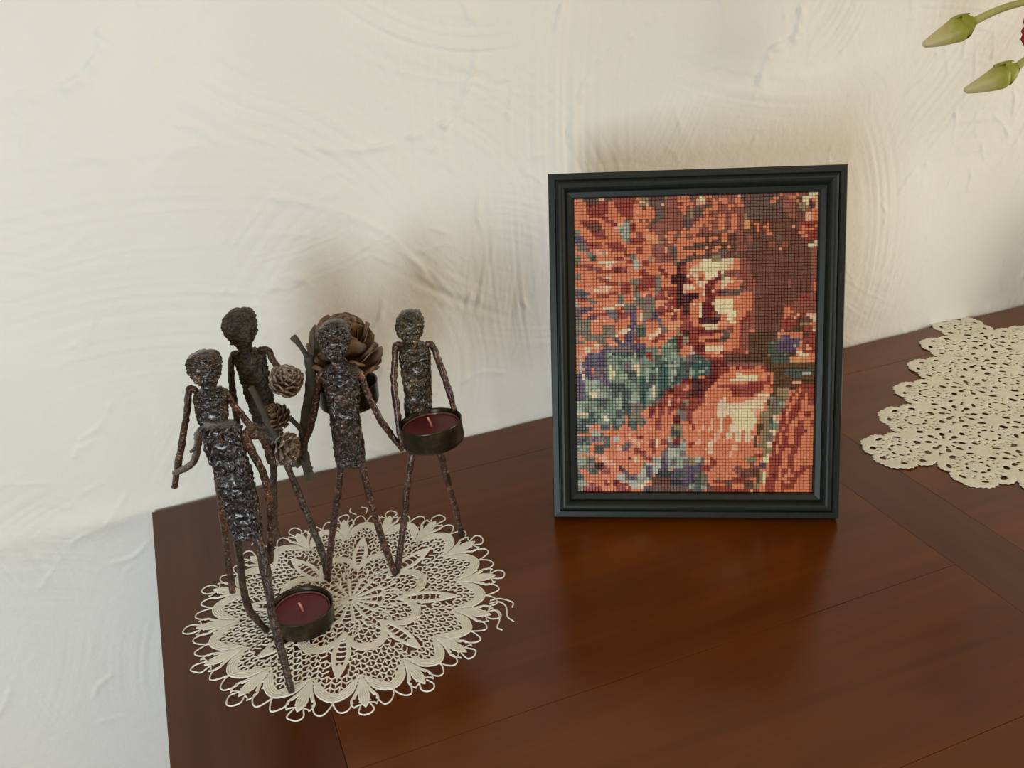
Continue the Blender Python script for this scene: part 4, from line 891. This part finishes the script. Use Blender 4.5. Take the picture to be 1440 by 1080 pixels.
def cup(loc, r, h, tilt, label, parent):
    g = Geo()
    prof_ = [(0.0, 0.0), (r * .90, 0.0), (r * .965, .0012), (r, .004), (r, h - .001), (r * 1.012, h), (r * .985, h + .0002), (r * .955, h - .0008), (r * .95, .003), (r * .9, .0022), (0.0, .0020)]
    lathe(g, prof_, loc, 56, tilt)
    o = g.obj('candle_cup', CUP, parent); tag(o, label); return o
def tealight(loc, r, h, tilt, label):
    c = Vector(loc) + tilt @ Vector((0, 0, .0022))
    root = empty('tealight_candle', c)
    tag(root, label, 'candle', 'dark red tealights')
    g = Geo()
    lathe(g, [(0, 0), (r * .97, 0), (r, .001), (r, h), (r * .985, h + .0006), (r * .965, h), (r * .96, .0010), (0, .0008)], c, 56, tilt)
    g.obj('clear_cup', WAXRIM, root)
    g = Geo()
    lathe(g, [(0, .001), (r * .955, .001), (r * .955, h - .0006), (r * .90, h - .0011), (r * .3, h - .0012), (r * .10, h - .0016), (0, h - .0018)], c, 56, tilt)
    g.obj('wax', WAX, root)
    g = Geo()
    tube(g, [c + tilt @ Vector(p) for p in ((0.0005, 0, h - .0022), (.0, 0, h + .002), (-.0012, .0004, h + .0060))], [.0009, .0008, .0008], 8, .15, 2)
    g.obj('wick', WICK, root)
T0 = Matrix.Identity(3)
T1 = Matrix.Rotation(radians(-5), 3, 'X') @ Matrix.Rotation(radians(-3), 3, 'Y')
cup((.0996, -.2115, .0012), .0225, .0165, T0, 'bronze cup standing on the doily beside the front figure', CH)
tealight((.0996, -.2115, .0012), .0204, .0104, T0, 'dark red tealight candle in the low bronze cup on the doily')
cup((.2126, -.2035, .1195), .0225, .0175, T1, 'raised bronze cup in front of the rightmost figure', CH)
tealight((.2126, -.2035, .1195), .0206, .0122, T1, 'dark red tealight candle in the raised cup held by the rightmost figure')
cup((.1650, -.1500, .1385), .0225, .0175, T0, 'raised bronze cup behind the middle figure under the large pine cone', CH)

# ------------------------------------------------------------------ pine cones
def scale_shape(g, base, outd, updir, L, W, T, bend=.35):
    side = outd.cross(updir).normalized()
    nu, nv = 6, 6
    vs = []; fs = []
    for layer in (1, -1):
        for i in range(nu + 1):
            u = i / nu
            wd = W * (0.35 + .65 * sin(pi * min(1, u * .62))) * (1.0 if u < .75 else math.sqrt(max(0.02, 1 - ((u - .75) / .27) ** 2)))
            for j in range(nv + 1):
                v = j / nv * 2 - 1
                up = bend * L * u * u - .18 * W * (v * v)
                th = T * (0.35 + .9 * u) * math.sqrt(max(0, 1 - v * v * .9)) * layer
                vs.append(base + outd * L * u + side * wd * v + updir * (up + th))
    o = (nu + 1) * (nv + 1)
    for i in range(nu):
        for j in range(nv):
            a = i * (nv + 1) + j
            fs.append((a, a + 1, a + nv + 2, a + nv + 1)); fs.append((o + a, o + a + nv + 1, o + a + nv + 2, o + a + 1))
    for i in range(nu):
        for j in (0, nv):
            a = i * (nv + 1) + j; fs.append((a, a + nv + 1, o + a + nv + 1, o + a))
    for j in range(nv):
        for i in (0, nu):
            a = i * (nv + 1) + j; fs.append((a, a + 1, o + a + 1, o + a))
    g.add(vs, fs)
def cone(center, axis, R, H, n, mat, parent_or_none, label, sname, sep, seed, big=False):
    axis = Vector(axis).normalized()
    q = axis.to_track_quat('Z', 'Y')
    rng = random.Random(seed)
    c = Vector(center)
    g = Geo()
    prof_ = [(0.0, -H * .46), (R * .22, -H * .44), (R * .34, -H * .2), (R * .34, 0), (R * .24, H * .25), (R * .08, H * .42), (0.0, H * .44)]
    lathe(g, prof_, c, 14, q.to_matrix())
    root = g.obj('pine_cone', CONEC, parent_or_none)
    if label: tag(root, *label) if isinstance(label, tuple) else tag(root, label)
    G = Geo()
    for k in range(n):
        t = (k + .5) / n
        ang = k * 2.39996 + rng.uniform(-.12, .12)
        zz = (-.40 + .84 * t) * H
        rr = R * (math.sin(pi * (0.18 + .80 * t)) ** .75)
        el = -0.35 + 1.55 * t        # lower scales droop, upper ones point to the tip
        rad = Vector((cos(ang), sin(ang), 0))
        outd = (rad * cos(el) + Vector((0, 0, 1)) * sin(el)).normalized()
        upd = (-rad * sin(el) + Vector((0, 0, 1)) * cos(el)).normalized()
        base = rad * R * .12 + Vector((0, 0, zz - sin(el) * rr * .45))
        Ls = rr * .92 * rng.uniform(.92, 1.06); Ws = R * .36 * (.6 + .5 * sin(pi * t)) * rng.uniform(.92, 1.1)
        if big:
            el = -0.05 + 1.35 * t; rr = R * (1.0 if t < .55 else 1 - .9 * (t - .55)); Ls = rr * .86 * rng.uniform(.94, 1.05); Ws = R * .37 * rng.uniform(.9, 1.12)
            outd = (rad * cos(el) + Vector((0, 0, 1)) * sin(el)).normalized(); upd = (-rad * sin(el) + Vector((0, 0, 1)) * cos(el)).normalized()
            base = rad * R * .12 + Vector((0, 0, (-.34 + .56 * t) * H))
        M3 = q.to_matrix()
        gg = Geo() if sep else G
        scale_shape(gg, c + M3 @ base, M3 @ outd, M3 @ upd, Ls, Ws, R * .055)
        if sep: gg.obj('scale', mat, root)
    if not sep:
        o = G.obj('scales', mat, root); o['kind'] = 'stuff'
    return root
cone((.1660, -.1500, .1812), (.05, -.12, .99), .0300, .050, 34, CONEM, None,
     ('large open brown pine cone sitting in the cup behind the middle figure', 'pine cone'), 'scale', True, 3, big=True)

TWIG = [[(139.8, -159.5, 185.6), (139.4, -159.4, 172.8), (135.2, -157.9, 153.2), (129.0, -155.6, 130.3), (124.2, -153.8, 106.5), (124.3, -153.8, 100.4)], [(131.7, -156.6, 201.4), (135.4, -157.9, 194.6), (139.1, -159.3, 184.0), (139.2, -159.3, 174.5)], [(145.8, -159.6, 206.1), (144.9, -159.3, 196.4), (142.6, -158.4, 182.9)], [(124.7, -156.1, 112.5), (125.6, -156.4, 101.4), (126.6, -156.8, 87.7)], [(124.0, -158.0, 99.6), (127.5, -159.3, 96.3), (120.9, -156.9, 106.0)], [(97.1, -162.3, 172.5), (99.8, -162.4, 162.5), (103.4, -162.4, 145.8), (107.6, -162.8, 132.2), (115.3, -163.9, 111.2), (119.3, -164.8, 104.6)], [(115.9, -157.2, 101.4), (121.2, -158.9, 110.0), (126.5, -160.6, 126.3), (121.5, -158.5, 138.3), (117.3, -156.9, 142.6)], [(88.4, -152.7, 135.5), (94.1, -154.8, 135.1), (100.2, -157.0, 131.2), (105.2, -158.8, 123.2)]]
TW = empty('pine_twig', (.12, -.158, .0))
tag(TW, 'grey-green forked twig with three small pine cones hanging among the stick figures', 'pine twig')
rad = [.0036, .0018, .0011, .0036, .0026, .0023, .0018, .0017]
for k, (t, r) in enumerate(zip(TWIG, rad)):
    g = Geo(); P_ = [V3(p) for p in t]
    rr = [r * (.85 if i == 0 and k in (1, 2) else 1) for i in range(len(P_))]
    if k == 1: rr[0] = .0026
    tube(g, P_, rr, 10, .22, 80 + k, capr=.8)
    g.obj('branch', TWIGM, TW)
cone((.1215, -.1600, .1712), (.25, -.45, .85), .0128, .0215, 60, CONEF, TW, 'frosted small cone highest on the twig', 'scale', False, 4)
cone((.1105, -.1570, .1440), (-.55, -.1, .83), .0105, .0210, 56, CONEM, TW, 'plain small cone in the middle of the twig', 'scale', False, 5)
cone((.1128, -.1620, .1195), (.72, -.55, -.18), .0135, .0230, 44, CONEF, TW, 'frosted small cone lowest on the twig', 'scale', False, 6)

# ------------------------------------------------------------------ orchid spray entering from the right
OR = empty('orchid_spray', (1.25, -.16, 0.0))
tag(OR, 'flower spray with pale stems, two green buds and a crimson bloom at the right edge', 'flowers')
def bud(base, tip, wmax, seed):
    b = V3(base); t = V3(tip); ax = (t - b); L = ax.length; ax.normalize()
    q = ax.to_track_quat('Z', 'Y').to_matrix()
    g = Geo(); vs = []; along = []; seg = 28; n = 22
    for i in range(n + 1):
        u = i / n
        r = wmax * (math.sin(pi * min(1.0, u * 1.25 + .03) * .5) ** .6 if u < .38 else 1.0) 
        r = wmax * (min(1, (u / .26)) ** .5) * (1 - max(0, u - .30) / .70 * .86) ** .8 * (1 if u < .95 else math.sqrt(max(.02, 1 - ((u - .95) / .051) ** 2)))
        for j in range(seg):
            th = 2 * pi * j / seg
            rr = r * (1 + .05 * cos(3 * th + seed) + .03 * mnoise.noise(Vector((cos(th), sin(th), u * 3 + seed)) * 1.6))
            sag = Vector((0, 0, -.10 * L * sin(pi * u)))
            vs.append(b + q @ Vector((rr * cos(th), rr * sin(th) * .9, u * L)) + sag * .35); along.append(u)
    fs = [(i * seg + j, i * seg + (j + 1) % seg, (i + 1) * seg + (j + 1) % seg, (i + 1) * seg + j) for i in range(n) for j in range(seg)]
    fs.append(tuple(range(seg))[::-1]); fs.append(tuple(n * seg + j for j in range(seg)))
    g.add(vs, fs)
    o = g.obj('bud', BUD, OR)
    at = o.data.attributes.new('along', 'FLOAT', 'POINT'); at.data.foreach_set('value', along)
    # two short sepals at the base
    G = Geo()
    for a, l in ((1.9, .36), (4.3, .30), (0.2, .26)):
        rdir = (q @ Vector((cos(a), sin(a), 0))).normalized()
        scale_shape(G, b + rdir * wmax * .62, (ax * 1.0 + rdir * .34).normalized(), rdir, L * l, wmax * .75, .0010, -.22)
        # keep hugging the bud
    s = G.obj('sepal', SEPAL, o)
    return o
def stem(pts, r0, r1):
    g = Geo(); P_ = [V3(p) for p in pts]
    rr = [r0 + (r1 - r0) * i / (len(P_) - 1) for i in range(len(P_))]
    tube(g, P_, rr, 12, .05, 9); return g.obj('stem', STEMM, OR)
ORCH = {'st1': [(764.6, -106.1, 355.1), (776.7, -110.5, 360.9), (790.6, -115.6, 365.9), (807.6, -121.9, 369.5), (839.1, -133.4, 373.5)], 'st2': [(806.9, -121.6, 313.0), (813.7, -124.1, 319.3), (829.2, -129.8, 332.9), (844.7, -135.5, 345.1)], 'b1': [(763.9, -105.8, 355.8), (724.9, -91.5, 337.9)], 'b2': [(807.4, -121.8, 313.5), (765.9, -106.6, 296.2)], 'red': (828.1, -129.4, 344.9), 'sc': 0.6351660908011761}
bud(*ORCH['b1'], .0126, 1)
bud(*ORCH['b2'], .0122, 4)
stem(ORCH['st1'] + [(900, -150, 372), (1010, -160, 352)], .0036, .0024)
stem(ORCH['st2'] + [(900, -150, 358), (1010, -160, 352)], .0036, .0026)
stem([(1010, -160, 352), (1120, -160, 345), (1210, -160, 290), (1245, -160, 180), (1250, -160, 60), (1250, -160, 12)], .003, .0036)
# crimson bloom: ruffled overlapping petals, its rim just enters the frame
def bloom(c, R):
    c = V3(c); n = (Vector((0.0684, -0.7668, 0.4437)) - c).normalized(); q = n.to_track_quat('Z', 'Y').to_matrix()
    rng = random.Random(2)
    core = None
    for k in range(14):
        G = Geo(); lay = k // 5; a0 = k * 2 * pi / 5 + lay * .6
        r1 = R * (1 - .25 * lay); nu, nv = 7, 12; vs = []
        for i in range(nu + 1):
            u = i / nu
            for j in range(nv + 1):
                v = j / nv * 2 - 1
                a = a0 + v * .75 * (.35 + .65 * u)
                rr = r1 * u * (1 - .12 * v * v) * (1 + .03 * sin(j * 2.6 + k) * u)
                z = .012 * lay * u + .003 * sin(j * 1.7 + k * 2) * u + .004 * u * u
                vs.append(c + q @ Vector((rr * cos(a), rr * sin(a), z)))
        fs = [(i * (nv + 1) + j, i * (nv + 1) + j + 1, (i + 1) * (nv + 1) + j + 1, (i + 1) * (nv + 1) + j) for i in range(nu) for j in range(nv)]
        G.add(vs, fs)
        o = G.obj('petal', RED, OR)
        md = o.modifiers.new('thick', 'SOLIDIFY'); md.thickness = .0008
bloom((836.5, -132.4, 347.5), .0290)
stem([(838, -130, 346), (880, -146, 350), (960, -156, 356)], .002, .002)
g = Geo()
lathe(g, [(0, 0), (.030, 0), (.034, .004), (.048, .04), (.050, .07), (.036, .115), (.020, .14), (.022, .16), (.026, .168), (.023, .168), (.018, .158), (.016, .14), (.03, .11), (.044, .07), (.04, .03), (0, .012)], (1.25, -.16, .0008), 40)
g.obj('vase', VASE, OR)
